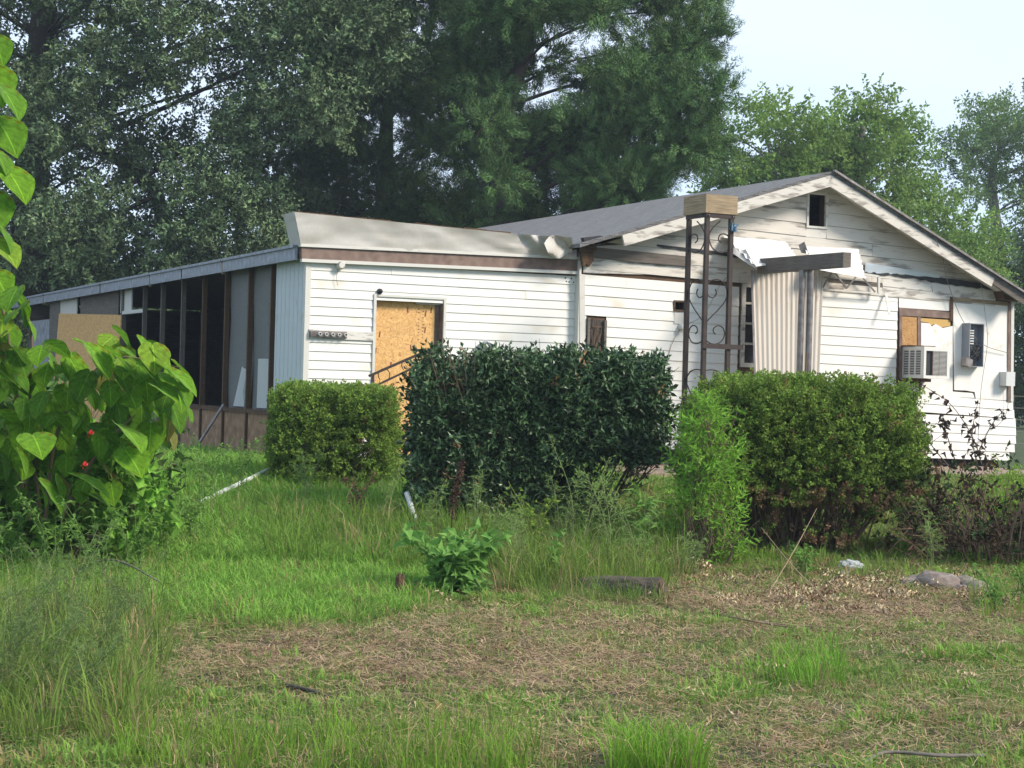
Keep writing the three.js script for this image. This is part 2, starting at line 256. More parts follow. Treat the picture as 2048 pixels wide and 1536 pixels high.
// ---------- flat-roofed annex with its screened side ----------
{
  const A = thing('flat_roofed_annex', 'low white sided annex with boarded door, peeling metal fascia and open screened side', 'building', [O.x, O.y, O.z], YAW);
  const R = fp(1153, 600).x, top = fp(612, 521).y, dl = fp(749, 700).x, dr = fp(884, 700).x, dt = fp(815, 596).y, db = fp(815, 930).y, e = fp(640, 560).y - fp(640, 578).y;
  const z0 = .0;
  new GB().box(.02, dl, .02, top, -.14, 0).box(dr, R, .02, top, -.14, 0).box(dl, dr, dt, top, -.14, 0).build('wall', M.vinyl2, A);
  let y = top, k = 0;
  while (y > .16) {
    const yb = y - e, sag = k * .0004;
    if (y - e * .4 > dt) { const xj = lerp(.6, R - .6, (k * .37 + .2) % 1), sj = sag * xj / R; lap(.05, xj - .0015, yb, yb - sj, y, y - sj, z0).build('siding_board', M.vinyl, A); lap(xj + .0015, R - .03, yb - sj, yb - sag, y - sj, y - sag, z0 + .0012).build('siding_board', M.vinyl, A); }
    else { lap(.05, dl - .035, yb, yb, y, y, z0).build('siding_board', M.vinyl, A); lap(dr + .035, R - .03, yb, yb - sag, y, y - sag, z0).build('siding_board', M.vinyl, A); }
    y = yb; k++;
  }
  new GB().box(.0, .05, -.05, top, 0, .02).box(-.02, .0, -.05, top, -.06, .02).build('corner_trim', M.trim, A);
  new GB().box(R - .03, R + .0, 0, top, 0, .025).build('corner_trim', M.trim, A);
  // doorway: frame, jambs, plywood
  const D = new THREE.Group(); D.name = 'door'; A.add(D);
  new GB().box(dl - .035, dl, .1, dt + .03, -.02, .03).box(dr, dr + .035, .1, dt + .03, -.02, .03).box(dl, dr, dt, dt + .03, -.02, .03).build('door_frame', M.trim, D);
  new GB().box(dr - .012, dr - .0005, .1, dt - .001, -.16, -.001).box(dl + .0005, dl + .012, .1, dt - .001, -.16, -.001).box(dl + .013, dr - .013, dt - .02, dt - .001, -.16, -.001).build('jamb', M.brown, D);
  new GB().box(lerp(dl, dr, .62), dr - .013, dt - .07, dt - .022, -.075, -.045).build('door_closer', M.trim, D);
  new GB().box(dl + .013, dr - .08, db - .05, dt - .025, -.10, -.08).build('plywood_panel', M.osb, D);
  new GB().box(dr - .08, dr - .013, db - .05, dt - .025, -.11, -.09).build('jamb', M.brown, D);
  { // stamped ink marks and dark flakes on the plywood
    const ink = std({ color: C(.09, .06, .04), roughness: .9 }), red = std({ color: C(.22, .07, .04), roughness: .9 }), g = new GB(), q = new GB(), w = dr - dl;
    for (let i = 0; i < 46; i++) { const c = i % 2, yy = dt - .14 - i * .021; if ((i > 18 && i < 22) || rnd() < .16) continue; const xx = dl + w * (c ? .73 : .665); g.box(xx + rr(-.004, .004), xx + rr(.012, .034), yy, yy + rr(.006, .014), -.08, -.0788); }
    for (const [fx, fy] of [[.56, .16], [.86, .2], [.96, .15], [.86, .42], [.84, .72], [.88, .78], [.64, .66], [.04, .72], [.1, .5], [.3, .9]]) { const xx = dl + w * fx * .88, yy = dt - fy * .95 - .03, a = rr(-.5, .5); q.quad(V(xx, yy, -.0786), V(xx + .02, yy + .01 * a, -.0786), V(xx + .02 - .03 * a, yy + .075, -.0786), V(xx - .03 * a, yy + .07, -.0786)); }
    g.build('ink_stamp', ink, D).userData.kind = 'stuff'; q.build('dark_flake', red, D).userData.kind = 'stuff';
  }
  // rusted band and peeling metal fascia above
  const b0 = fp(600, 521), b1 = fp(1155, 546), c0 = fp(600, 494), c1 = fp(1155, 520);
  new GB().hexa([V(b0.x, b0.y + .02, .06), V(b1.x, b1.y + .02, .06), V(c1.x, c1.y, .06), V(c0.x, c0.y, .06)], [V(b0.x, b0.y + .02, -.1), V(b1.x, b1.y + .02, -.1), V(c1.x, c1.y, -.1), V(c0.x, c0.y, -.1)]).build('fascia_band', M.brown, A);
  new GB().hexa([V(b0.x, b0.y - .02, .075), V(b1.x, b1.y - .02, .075), V(b1.x, b1.y + .02, .075), V(b0.x, b0.y + .02, .075)], [V(b0.x, b0.y - .02, .0), V(b1.x, b1.y - .02, .0), V(b1.x, b1.y + .02, .0), V(b0.x, b0.y + .02, .0)]).build('drip_edge', M.trim, A);
  new GB().hexa([V(c0.x - .02, c0.y, .085), V(c1.x, c1.y, .085), V(c1.x, c1.y + .035, .085), V(c0.x - .02, c0.y + .035, .085)], [V(c0.x - .02, c0.y, .0), V(c1.x, c1.y, .0), V(c1.x, c1.y + .035, .0), V(c0.x - .02, c0.y + .035, .0)]).build('drip_edge', M.trim, A);
  const dent = (u, v) => .04 * fbm(u * 5, v * 1.6, 2) + .02 * Math.sin(u * 21 + v * 2) * v * (1 - v) + .05 * v * v;
  const f00 = fp(602, 492, .08), f10 = fp(1062, 513, .08), f11 = fp(1030, 468, .1), f01 = fp(587, 424, .1);
  mesh('fascia_sheet', sheet(f00, f10, f11, f01, 60, 10, (u, v) => dent(u, v)), M.sheet, A);
  const e00 = fp(587, 470, .09), e01 = fp(587, 424, .1);
  new GB().hexa([V(f00.x, f00.y, .08), V(f00.x + .01, f00.y, .085), e01.clone().add(V(.01, 0, .005)), e01], [V(f00.x, f00.y, -.3), V(f00.x + .01, f00.y, -.3), V(e01.x + .01, e01.y, -.3), V(e01.x, e01.y, -.3)]).build('fascia_end', M.sheet, A);
  const r00 = fp(1062, 513, .08), r10 = fp(1140, 518, .12), r11 = fp(1128, 474, .3), r01 = fp(1034, 468, .1);
  mesh('crumpled_sheet', sheet(r00, r10, r11, r01, 16, 10, (u, v) => .16 * Math.abs(((u * 2.2 + v * .5) % 1) - .5) * v + .04 * fbm(u * 4, v * 4, 1) - .02), M.sheet, A);
  mesh('crumpled_sheet', sheet(fp(1096, 508, .22), fp(1148, 512, .2), fp(1140, 466, .3), fp(1088, 486, .36), 8, 8, (u, v) => .07 * Math.sin(u * 5 + v * 3)), M.sheet, A);
  // rotten top board along the fascia
  for (let i = 0; i < 9; i++) { const u0 = i / 9, u1 = (i + .97) / 9, a = fp(lerp(590, 1020, u0), lerp(424, 467, u0) + rr(-2, 1), .07), b = fp(lerp(590, 1020, u1), lerp(424, 467, u1) + rr(-2, 2), .07); new GB().bar(V(a.x, a.y - .012, .07), V(b.x, b.y - .012, .07), .09, rr(.02, .045)).build('top_board', M.rotwood, A); }
  // roof behind the fascia and the long side
  const back = sp(60, 603).z, yF = sp(600, 507).y, yB = sp(60, 604).y, L = -back;
  new GB().hexa([V(-.1, yF - .02, .0), V(R, yF - .02, .0), V(R, yF + .04, .0), V(-.1, yF + .04, .0)].map(v => v), [V(-.1, yB - .02, back), V(R, yB - .02, back), V(R, yB + .04, back), V(-.1, yB + .04, back)]).build('roof', M.galv, A);
  // blue metal roof edge in lengths, with pale straps
  const edges = [600, 466, 384, 319, 219, 104, 72, 40];
  for (let i = 0; i < edges.length - 1; i++) {
    const z1 = i ? sp(edges[i], 520).z : -.02, z2 = sp(edges[i + 1], 560).z + .02, yy = z => lerp(yF, yB, z / back);
    const a = [V(-.16, yy(z1) - .1, z1), V(-.12, yy(z1) - .1, z1), V(-.12, yy(z1) + .075, z1), V(-.16, yy(z1) + .075, z1)], b = [V(-.16, yy(z2) - .1, z2), V(-.12, yy(z2) - .1, z2), V(-.12, yy(z2) + .075, z2), V(-.16, yy(z2) + .075, z2)];
    new GB().hexa(a, b).build('roof_edge', M.bluemetal, A);
    new GB().hexa(a.map(v => V(v.x - (v.x < -.13 ? .025 : 0), v.y < yy(z1) ? yy(z1) + .05 : yy(z1) + .085, v.z)), b.map(v => V(v.x - (v.x < -.13 ? .025 : 0), v.y < yy(z2) ? yy(z2) + .05 : yy(z2) + .085, v.z))).build('roof_edge_lip', M.bluemetal, A);
    if (i) { new GB().box(-.163, -.118, yy(z1) - .13, yy(z1) + .03, z1 + .002, z1 + .038).build('strap', i % 2 ? M.palewood : M.rotwood, A); new GB().box(-.166, -.12, yy(z1) + .03, yy(z1) + .09, z1 + .001, z1 + .039).build('strap', M.black, A); }
  }
  // side wall: ribbed blue panel, studs, sill, dark screens
  const roofY = z => lerp(yF, yB, z / back) - .06, zP = sp(552, 650).z, sillY = sp(500, 822).y;
  new GB().box(-.012, .0, -.1, roofY(0), zP, -.06).build('metal_panel', M.palemetal, A);
  for (let i = 0; i < 7; i++) { const z = lerp(-.12, zP + .06, i / 6); new GB().box(-.016, -.012, -.1, roofY(z), z - .012, z + .012).build('panel_rib', M.palemetal, A); }
  const spx = [543, 498, 451, 406, 364, 323, 287], zs = spx.map(x => sp(x, 700).z), zD = sp(245, 680).z;
  zs.forEach((z, i) => new GB().box(-.03, .04, -.1, roofY(z), z - .021, z + .021).build('stud', i < 4 ? M.rotwood : M.greywood, A));
  for (let i = 0; i < zs.length - 1; i++) {
    const a = zs[i + 1] + .035, b = zs[i] - .035;
    new GB().box(-.025, .03, sillY - .03, sillY + .03, a, b).build('sill', M.rotwood, A);
    new GB().box(.0, .02, -.1, sillY - .03, a, b).build('lower_panel', i < 4 ? M.tan : M.greywood, A);
    if (i < 2) mesh('plastic_sheet', sheet(V(.05, sillY + .03, a), V(.05, sillY + .03, b), V(.05, roofY(b), b), V(.05, roofY(a), a), 8, 8, (u, v) => .06 * fbm(u * 3 + i, v * 2, i)), M.plastic, A);
    if (i < 2) mesh('torn_film', sheet(V(.03, sillY + .05, lerp(a, b, .3)), V(.03, sillY + .05, lerp(a, b, .75)), V(.045, sillY + (i ? .55 : .7), lerp(a, b, .82)), V(.04, sillY + (i ? .6 : .7), lerp(a, b, i ? .62 : .28)), 6, 6, (u, v) => .012 * Math.sin(u * 4)), std({ color: C(.42, .43, .42), roughness: .6 }), A);
  }
  new GB().box(-.03, .04, sp(268, 627).y, sp(268, 620).y, zD, zs[6]).build('lintel', M.trim, A);
  new GB().box(-.03, .04, -.1, roofY(zD), zD - .05, zD + .05).build('stud', M.greywood, A);
  // further bays: whitish boards, dark post, blue panel
  const zq = x => sp(x, 640).z;
  new GB().box(0, .02, sp(250, 625).y, roofY(zq(255)), zq(240), zq(262)).build('board', M.trim, A);
  new GB().box(0, .02, .5, roofY(zq(200)), zq(160), zq(236)).build('board', M.greywood, A);
  new GB().box(-.02, .0, .3, roofY(zq(140)), zq(122), zq(155)).build('board', M.trim, A);
  new GB().box(-.03, .03, -.1, roofY(zq(105)), zq(102), zq(122)).build('stud', M.greywood, A);
  new GB().box(-.012, 0, -.1, sp(85, 640).y, zq(62), zq(102)).build('metal_panel', M.bluemetal, A);
  new GB().box(.0, R, -.1, roofY(back), back - .05, back).build('rear_wall', M.greywood, A);
  new GB().box(R - .05, R, -.1, yB, back, -.2).build('inner_wall', M.greywood, A);
  new GB().box(.3, R - .06, -.12, .06, back + .1, -.2).build('floor', M.greywood, A);
  // OSB sheet leaning out from the opening
  const o = sp(245, 760); o.y = 0; const T = hthing('plywood_sheet', 'orange OSB sheet standing against the open screened side of the annex', 'plywood', V(-.1, 0, sp(120, 700).z));
  const t0 = sp(122, 627), t1 = sp(247, 630); new GB().hexa([V(-.06, 0, 0), V(-.06, 0, t1.z - t0.z), V(.06, t1.y, t1.z - t0.z), V(.06, t0.y, 0)], [V(-.04, 0, 0), V(-.04, 0, t1.z - t0.z), V(.08, t1.y, t1.z - t0.z), V(.08, t0.y, 0)]).build('panel', M.osb, T);
  const p0 = sp(447, 810, -.08), p1 = sp(394, 893, -.5), tp = hthing('metal_pole', 'grey metal pole leaning against the studs of the screened side', 'pole', p1); new GB().tube([V(0, 0, 0), rel(p0, p1)], .022, .022, 8).build('tube', M.galv, tp);
}

// ---------- gabled house ----------
const HZ = .10; // house front stands a little proud of the annex
{
  const H = thing('gabled_house', 'derelict white gabled house with peeling boards and missing siding', 'house', [O.x, O.y, O.z], YAW);
  const f = (x, y, z = HZ) => fp(x, y, z);
  const XL = f(1160, 600).x, XR = f(2022, 650).x, bot = f(1300, 897).y;
  const pk = f(1663, 352), le = f(1160, 490), re = f(2024, 592);
  // core wall with openings (window behind the leaning sheet, attic hole)
  const w0 = f(1484, 565), w1 = f(1512, 735), at0 = f(1617, 388), at1 = f(1649, 454);
  const shp = new THREE.Shape([[XL, bot], [XR, bot], [XR, re.y - .05], [pk.x, pk.y - .1], [XL, le.y - .05]].map(p => new THREE.Vector2(...p)));
  shp.holes.push(new THREE.Path([[w0.x, w1.y], [w0.x, w0.y], [w1.x + .4, w0.y], [w1.x + .4, w1.y]].map(p => new THREE.Vector2(...p))));
  shp.holes.push(new THREE.Path([[at0.x, at1.y], [at0.x, at0.y], [at1.x, at0.y], [at1.x, at1.y]].map(p => new THREE.Vector2(...p))));
  const vc = f(1359, 612); shp.holes.push(new THREE.Path([[vc.x - .08, vc.y - .05], [vc.x - .08, vc.y + .05], [vc.x + .08, vc.y + .05], [vc.x + .08, vc.y - .05]].map(p => new THREE.Vector2(...p))));
  const core = new THREE.ExtrudeGeometry(shp, { depth: .12, bevelEnabled: false }); core.translate(0, 0, HZ - .13);
  mesh('wall', core, M.rotwood, H);
  const PL0 = (pts, z0, z1, name, m) => plate(pts.map(p => f(...p)), HZ + z0, HZ + z1).build(name, m, H);
  new GB().box(XL - .03, XL, bot, le.y - .2, HZ - .13, HZ + .02).build('corner_post', M.trim, H);
  // vinyl siding, left of the window: tilted as the house has sagged
  const tl = f(1167, 549), tr = f(1478, 574), bl = f(1170, 893), br = f(1478, 902), N = 17;
  const ve0 = f(1346, 603), ve1 = f(1372, 621), eb0 = f(1172, 640), eb1 = f(1209, 760);
  for (let i = 0; i < N; i++) {
    const a = i / N, b = (i + 1) / N, yt = x => lerp(lerp(tl.y, bl.y, a), lerp(tr.y, br.y, a), (x - tl.x) / (tr.x - tl.x)), yb = x => lerp(lerp(tl.y, bl.y, b), lerp(tr.y, br.y, b), (x - tl.x) / (tr.x - tl.x));
    const put = (x0, x1) => lap(x0, x1, yb(x0), yb(x1), yt(x0), yt(x1), HZ).build('siding_board', M.vinyl, H);
    const mid = (yt(ve0.x) + yb(ve0.x)) / 2, mid2 = (yt(eb0.x) + yb(eb0.x)) / 2;
    if (mid < ve0.y + .02 && mid > ve1.y - .02) { put(tl.x, ve0.x); put(ve1.x, tr.x); }
    else if (mid2 < eb0.y && mid2 > eb1.y) { put(tl.x, eb0.x); put(eb1.x, tr.x); }
    else { const xj = lerp(tl.x + .5, tr.x - .4, (i * .43 + .1) % 1); put(tl.x, xj - .0015); put(xj + .0015, tr.x); }
  }
  PL0([[1157, 548], [1168, 549], [1170, 893], [1159, 893]], 0, .028, 'corner_post', M.trim);
  // siding between the leaning sheet and the window unit
  { const a0 = f(1632, 593), a1 = f(1795, 604), n = 12, st = .134;
    for (let i = 0; i < n; i++) lap(a0.x, a1.x, a0.y - (i + 1) * st, a1.y - (i + 1) * st - i * .002, a0.y - i * st, a1.y - i * st - i * .002, HZ).build('siding_board', M.vinyl, H);
    const s0 = f(1632, 582), s1 = f(1795, 592); plate([a0.clone(), a1.clone(), V(s1.x, s1.y + .02, 0), V(s0.x, s0.y + .02, 0)], HZ, HZ + .008).build('foam_board', M.foam, H); }
  // bowed skirt of siding at the lower right
  { const a0 = f(1640, 783), a1 = f(2024, 803), n = 7, st = .127;
    for (let i = 0; i < n; i++) lap(i < 2 ? f(1828, 800).x : a0.x, a1.x + [0, .03, .06, .07, .07, .05, -.05][i], a0.y - (i + 1) * st, a1.y - (i + 1) * st, a0.y - i * st, a1.y - i * st, HZ + .012 + .0015 * i, .017).build('siding_board', M.vinyl, H); }
  // exposed sheathing right
  const PL = (pts, z0, z1, name, m) => plate(pts.map(p => f(...p)), HZ + z0, HZ + z1).build(name, m, H);
  PL([[1797, 592], [1898, 600], [1898, 622], [1797, 615]], 0, .012, 'foam_board', M.foam);
  PL([[1797, 615], [1899, 624], [1899, 637], [1797, 631]], 0, .02, 'header', M.brown);
  PL([[1800, 632], [1838, 635], [1838, 692], [1800, 690]], 0, .008, 'osb_patch', M.osbold);
  PL([[1797, 630], [1802, 630], [1803, 764], [1797, 764]], 0.002, .024, 'casing', M.brown);
  PL([[1834, 634], [1840, 634], [1840, 692], [1834, 692]], .009, .018, 'casing', M.brown);
  PL([[1841, 636], [1900, 640], [1900, 652], [1880, 655], [1868, 648], [1862, 651], [1858, 646], [1841, 643]], 0, .006, 'insulation', std({ color: C(.5, .32, .11), roughness: 1 }));
  PL([[1841, 645], [1858, 647], [1862, 653], [1870, 648], [1884, 656], [1904, 652], [1904, 800], [1841, 796]], .0065, .016, 'foam_board', M.foam);
  PL([[1898, 594], [1904, 594], [1904, 642], [1898, 641]], 0, .03, 'casing', M.rotwood);
  PL([[1905, 600], [2014, 611], [2014, 801], [1950, 797], [1948, 784], [1930, 781], [1907, 780], [1905, 640]], .001, .018, 'foam_board', M.foam);
  PL([[1905, 783], [1945, 786], [1950, 796], [1905, 794]], 0, .004, 'foam_board', M.foam);
  PL([[1905, 594], [2014, 604], [2014, 612], [1905, 602]], .0, .022, 'casing', M.palewood);
  PL([[2014, 604], [2019, 604], [2017, 803], [2012, 803]], .02, .035, 'casing', M.brown);
  PL([[2019, 600], [2025, 600], [2023, 803], [2018, 803]], .0, .04, 'corner_post', M.trim);
  PL([[1800, 766], [1836, 769], [1836, 800], [1800, 798]], 0.001, .012, 'foam_board', M.paint);
  // window beside the leaning sheet
  { const Wd = new THREE.Group(); Wd.name = 'window'; H.add(Wd); const x0 = w0.x, x1 = w1.x + .4, y0 = w1.y, y1 = w0.y, g = new GB();
    g.box(x0, x0 + .06, y0, y1, HZ - .05, HZ + .02).box(x1 - .05, x1, y0, y1, HZ - .05, HZ + .02).box(x0, x1, y1 - .06, y1, HZ - .05, HZ + .018).box(x0, x1, y0, y0 + .06, HZ - .05, HZ + .018); g.build('window_frame', M.paint, Wd);
    const mb = new GB(); for (const t of [.28, .52, .76]) mb.box(x0 + .06, x1 - .05, lerp(y0, y1, t) - .015, lerp(y0, y1, t) + .015, HZ - .045, HZ - .01); mb.build('muntin', M.paint, Wd);
    for (let i = 0; i < 4; i++) { const t0 = [.0, .28, .52, .76][i], t1 = [.28, .52, .76, 1][i]; new GB().box(x0 + .06, x1 - .05, lerp(y0, y1, t0) + .02, lerp(y0, y1, t1) - .02, HZ - .04, HZ - .034).build('pane', M.glass, Wd); } }
  // frieze: exposed rotten beam on the left, old lap boards right, tar-paper edge
  PL([[1166, 493], [1230, 499], [1372, 513], [1372, 533], [1250, 523], [1166, 512]], .0, .05, 'exposed_beam', M.greywood);
  PL([[1166, 513], [1372, 535], [1372, 551], [1166, 546]], .0, .014, 'frieze_board', M.paint);
  PL([[1374, 515], [1500, 527], [1500, 566], [1374, 552]], .0, .012, 'frieze_board', M.paint);
  PL([[1160, 488], [1186, 484], [1189, 500], [1180, 507], [1183, 520], [1174, 534], [1168, 528], [1164, 534], [1160, 515]], .015, .07, 'rotten_corner', M.rotwood); PL([[1152, 486], [1172, 484], [1170, 498], [1166, 506], [1168, 522], [1158, 534], [1155, 516]], .071, .12, 'rotten_corner', M.rotwood);
  PL([[1145, 478], [1178, 474], [1196, 478], [1186, 486], [1160, 490], [1148, 488]], .22, .3, 'torn_felt', M.tar);
  PL([[1762, 556], [1860, 567], [1862, 583], [1764, 572]], .0, .02, 'frieze_board', M.paint);
  PL([[1764, 574], [1990, 597], [1988, 606], [1905, 599], [1764, 592]], .0, .018, 'frieze_board', M.paint);
  PL([[1862, 566], [1990, 583], [1975, 597], [1864, 585]], .001, .02, 'frieze_board', M.paint);
  PL([[1655, 548], [1764, 556], [1764, 590], [1655, 580]], .0, .012, 'frieze_board', M.greywood);
  { const ptsT = [], ptsB = []; for (let i = 0; i <= 26; i++) { const t = i / 26; ptsT.push([lerp(1728, 1992, t), lerp(537, 572, t) - 2 + rr(-1, 1)]); ptsB.unshift([lerp(1728, 1992, t), lerp(543, 582, t) + rr(-2, 3)]); } PL([...ptsT, ...ptsB], .02, .032, 'torn_felt', M.tar); }
  { const ptsT = [], ptsB = []; for (let i = 0; i <= 14; i++) { const t = i / 14; ptsT.push([lerp(1312, 1480, t), lerp(489, 508, t)]); ptsB.unshift([lerp(1312, 1480, t), lerp(493, 515, t) + rr(-1, 2)]); } PL([...ptsT, ...ptsB], .02, .03, 'torn_felt', M.tar); }
  mesh('flashing', sheet(f(1730, 545, HZ + .03), f(1880, 556, HZ + .03), f(1878, 549, HZ + .05), f(1731, 525, HZ + .05), 24, 3, (u, v) => .012 * fbm(u * 8, v * 2)), std({ color: C(.62, .68, .74), roughness: .3, metalness: .4 }), H);
  // gable boards between the rakes, with the attic hole
  const yRake = x => x < pk.x ? lerp(le.y, pk.y, (x - le.x) / (pk.x - le.x)) - .06 : lerp(pk.y, re.y, (x - pk.x) / (re.x - pk.x)) - .06;
  const xAt = (y, right) => right ? lerp(pk.x, re.x, (pk.y - .06 - y) / (pk.y - re.y)) : lerp(pk.x, le.x, (pk.y - .06 - y) / (pk.y - le.y));
  const tilt = -.028, yb0 = f(1330, 497).y; let n = 0; const lineY = (k, x) => yb0 + k * .185 + (x - f(1330, 497).x) * tilt;
  for (let k = -2; k < 9; k++) {
    // clip the tilted board to the rake triangle and around the hole
    const seg = (a, b) => { if (b - a < .06) return; const P = []; const m = 10; for (let i = 0; i <= m; i++) { const x = lerp(a, b, i / m); P.push([x, Math.min(lineY(k, x), yRake(x))]); } const T = []; for (let i = m; i >= 0; i--) { const x = lerp(a, b, i / m); T.push([x, Math.min(lineY(k + 1, x) - .004, yRake(x))]); }
      if (Math.max(...T.map((t, i) => t[1] - P[m - i][1])) < .01) return;
      const g = new GB(); for (let i = 0; i < m; i++) { const p = P[i], q = P[i + 1], r = T[m - i - 1], s = T[m - i]; if (s[1] - p[1] < .004 && r[1] - q[1] < .004) continue; g.hexa([V(p[0], p[1], HZ + .02), V(q[0], q[1], HZ + .02), V(r[0], r[1], HZ + .008), V(s[0], s[1], HZ + .008)], [V(p[0], p[1], HZ - .005), V(q[0], q[1], HZ - .005), V(r[0], r[1], HZ - .005), V(s[0], s[1], HZ - .005)]); }
      const o = rr(0, 9); for (let i = 0; i < g.t.length; i += 2) { g.t[i] = g.t[i] * .5 + o; g.t[i + 1] = g.t[i + 1] * .5 + o * 1.7; } g.build('gable_board', M.paintold, H); };
    const xm = at0.x, lo = lineY(k, xm), hi = lineY(k + 1, xm), cut = hi > at1.y + .02 && lo < at0.y - .02, x0 = XL + .15, x1 = k < 1 ? f(1990, 570).x : XR, jx = k % 2 ? f(1745, 450).x : f(1480, 450).x;
    if (cut) { seg(x0, at0.x - .03); seg(at1.x + .03, x1); } else if (k < 3) { seg(x0, jx - .002); seg(jx + .002, x1); } else seg(x0, x1);
  }
  { const lo = y => { let k = -2; while (lineY(k + 1, at0.x) < y) k++; return k; }, kb = lo(at1.y - .02), kt = lo(at0.y + .02);
    const fill = (ya, yc) => { if (yc - ya > .01) new GB().box(at0.x - .03, at1.x + .03, ya, yc, HZ - .005, HZ + .012).build('gable_board', M.paint, H); };
    fill(lineY(kb, at1.x), at1.y - .031); fill(at0.y + .031, lineY(kt + 1, at1.x) - .006); }
  new GB().box(at0.x - .035, at0.x, at1.y - .03, at0.y + .03, HZ - .02, HZ + .03).box(at1.x, at1.x + .035, at1.y - .03, at0.y + .03, HZ - .02, HZ + .03).box(at0.x, at1.x, at0.y, at0.y + .03, HZ - .02, HZ + .03).box(at0.x, at1.x, at1.y - .03, at1.y, HZ - .02, HZ + .03).build('attic_opening_frame', M.paint, H);
  // roof slopes, rakes and overhang
  const ov = HZ + .38, P0 = fp(1663, 343, ov), E0 = fp(1160, 487, ov), E1 = fp(2052, 590, ov), len = 15, th = .05;
  const slope = (a, b, name) => { const q = (p, z, dy) => V(p.x, p.y + dy, z); new GB().hexa([q(a, ov, -th), q(b, ov, -th), q(b, ov, 0), q(a, ov, 0)], [q(a, ov - len, -th), q(b, ov - len, -th), q(b, ov - len, 0), q(a, ov - len, 0)]).build(name, M.shingle, H); };
  slope(E0, P0, 'roof_slope'); slope(P0, E1, 'roof_slope');
  const rake = (a, b, h, m, z0, z1, dy) => { const d = V().subVectors(b, a).normalize(), nn = V(-d.y, d.x, 0); if (nn.y < 0) nn.negate(); new GB().hexa([a.clone().addScaledVector(nn, -h), b.clone().addScaledVector(nn, -h), b.clone(), a.clone()].map(v => V(v.x, v.y + dy, z1)), [a.clone().addScaledVector(nn, -h), b.clone().addScaledVector(nn, -h), b.clone(), a.clone()].map(v => V(v.x, v.y + dy, z0))).build('rake_board', m, H); };
  rake(fp(1245, 462, ov), P0, .15, M.paintold, ov - .04, ov - .001, -th); rake(P0, fp(1990, 548, ov), .15, M.paintold, ov - .04, ov - .001, -th);
  rake(fp(1990, 548, ov), E1, .1, M.greywood, ov - .04, ov - .001, -th);
  // soffits under the overhang
  const sof = (a, b) => new GB().hexa([V(a.x, a.y - th - .03, HZ + .01), V(b.x, b.y - th - .03, HZ + .01), V(b.x, b.y - th - .005, HZ + .01), V(a.x, a.y - th - .005, HZ + .01)], [V(a.x, a.y - th - .03, ov - .05), V(b.x, b.y - th - .03, ov - .05), V(b.x, b.y - th - .005, ov - .05), V(a.x, a.y - th - .005, ov - .05)]).build('soffit', M.paint, H);
  sof(fp(1245, 462, ov), P0); sof(P0, E1);
  // metal drip along the right rake, gutter end
  { const d = fp(1668, 341, ov + .03), e2 = fp(2060, 592, ov + .03); new GB().bar(d, e2, .05, .03).build('drip_edge', M.galv, H); }
  PL([[1985, 583], [2020, 592], [2032, 596], [2032, 604], [1990, 600]], .02, .2, 'rotten_corner', M.rotwood);
  // end walls so that the inside stays closed
  new GB().box(XL, XL + .1, bot, le.y - .05, ov - len, HZ - .13).build('side_wall', M.vinyl2, H); new GB().box(XR - .1, XR, bot, re.y - .05, ov - len, HZ - .13).build('side_wall', M.vinyl2, H);
  plate([V(XL, bot), V(XR, bot), V(XR, re.y - .1), V(pk.x, pk.y - .1), V(XL, le.y - .1)], ov - len, ov - len + .1).build('rear_wall', M.vinyl2, H);
  new GB().box(XL + .1, XR - .1, bot - .02, bot + .05, ov - len, HZ - .13).build('floor', M.greywood, H);
  // near-black block, paints the shade of the gap under the siding
  new GB().box(XL, XR - .1, bot - .35, bot, HZ - .5, HZ - .1).build('gap_shade_block', M.tar, H);
}

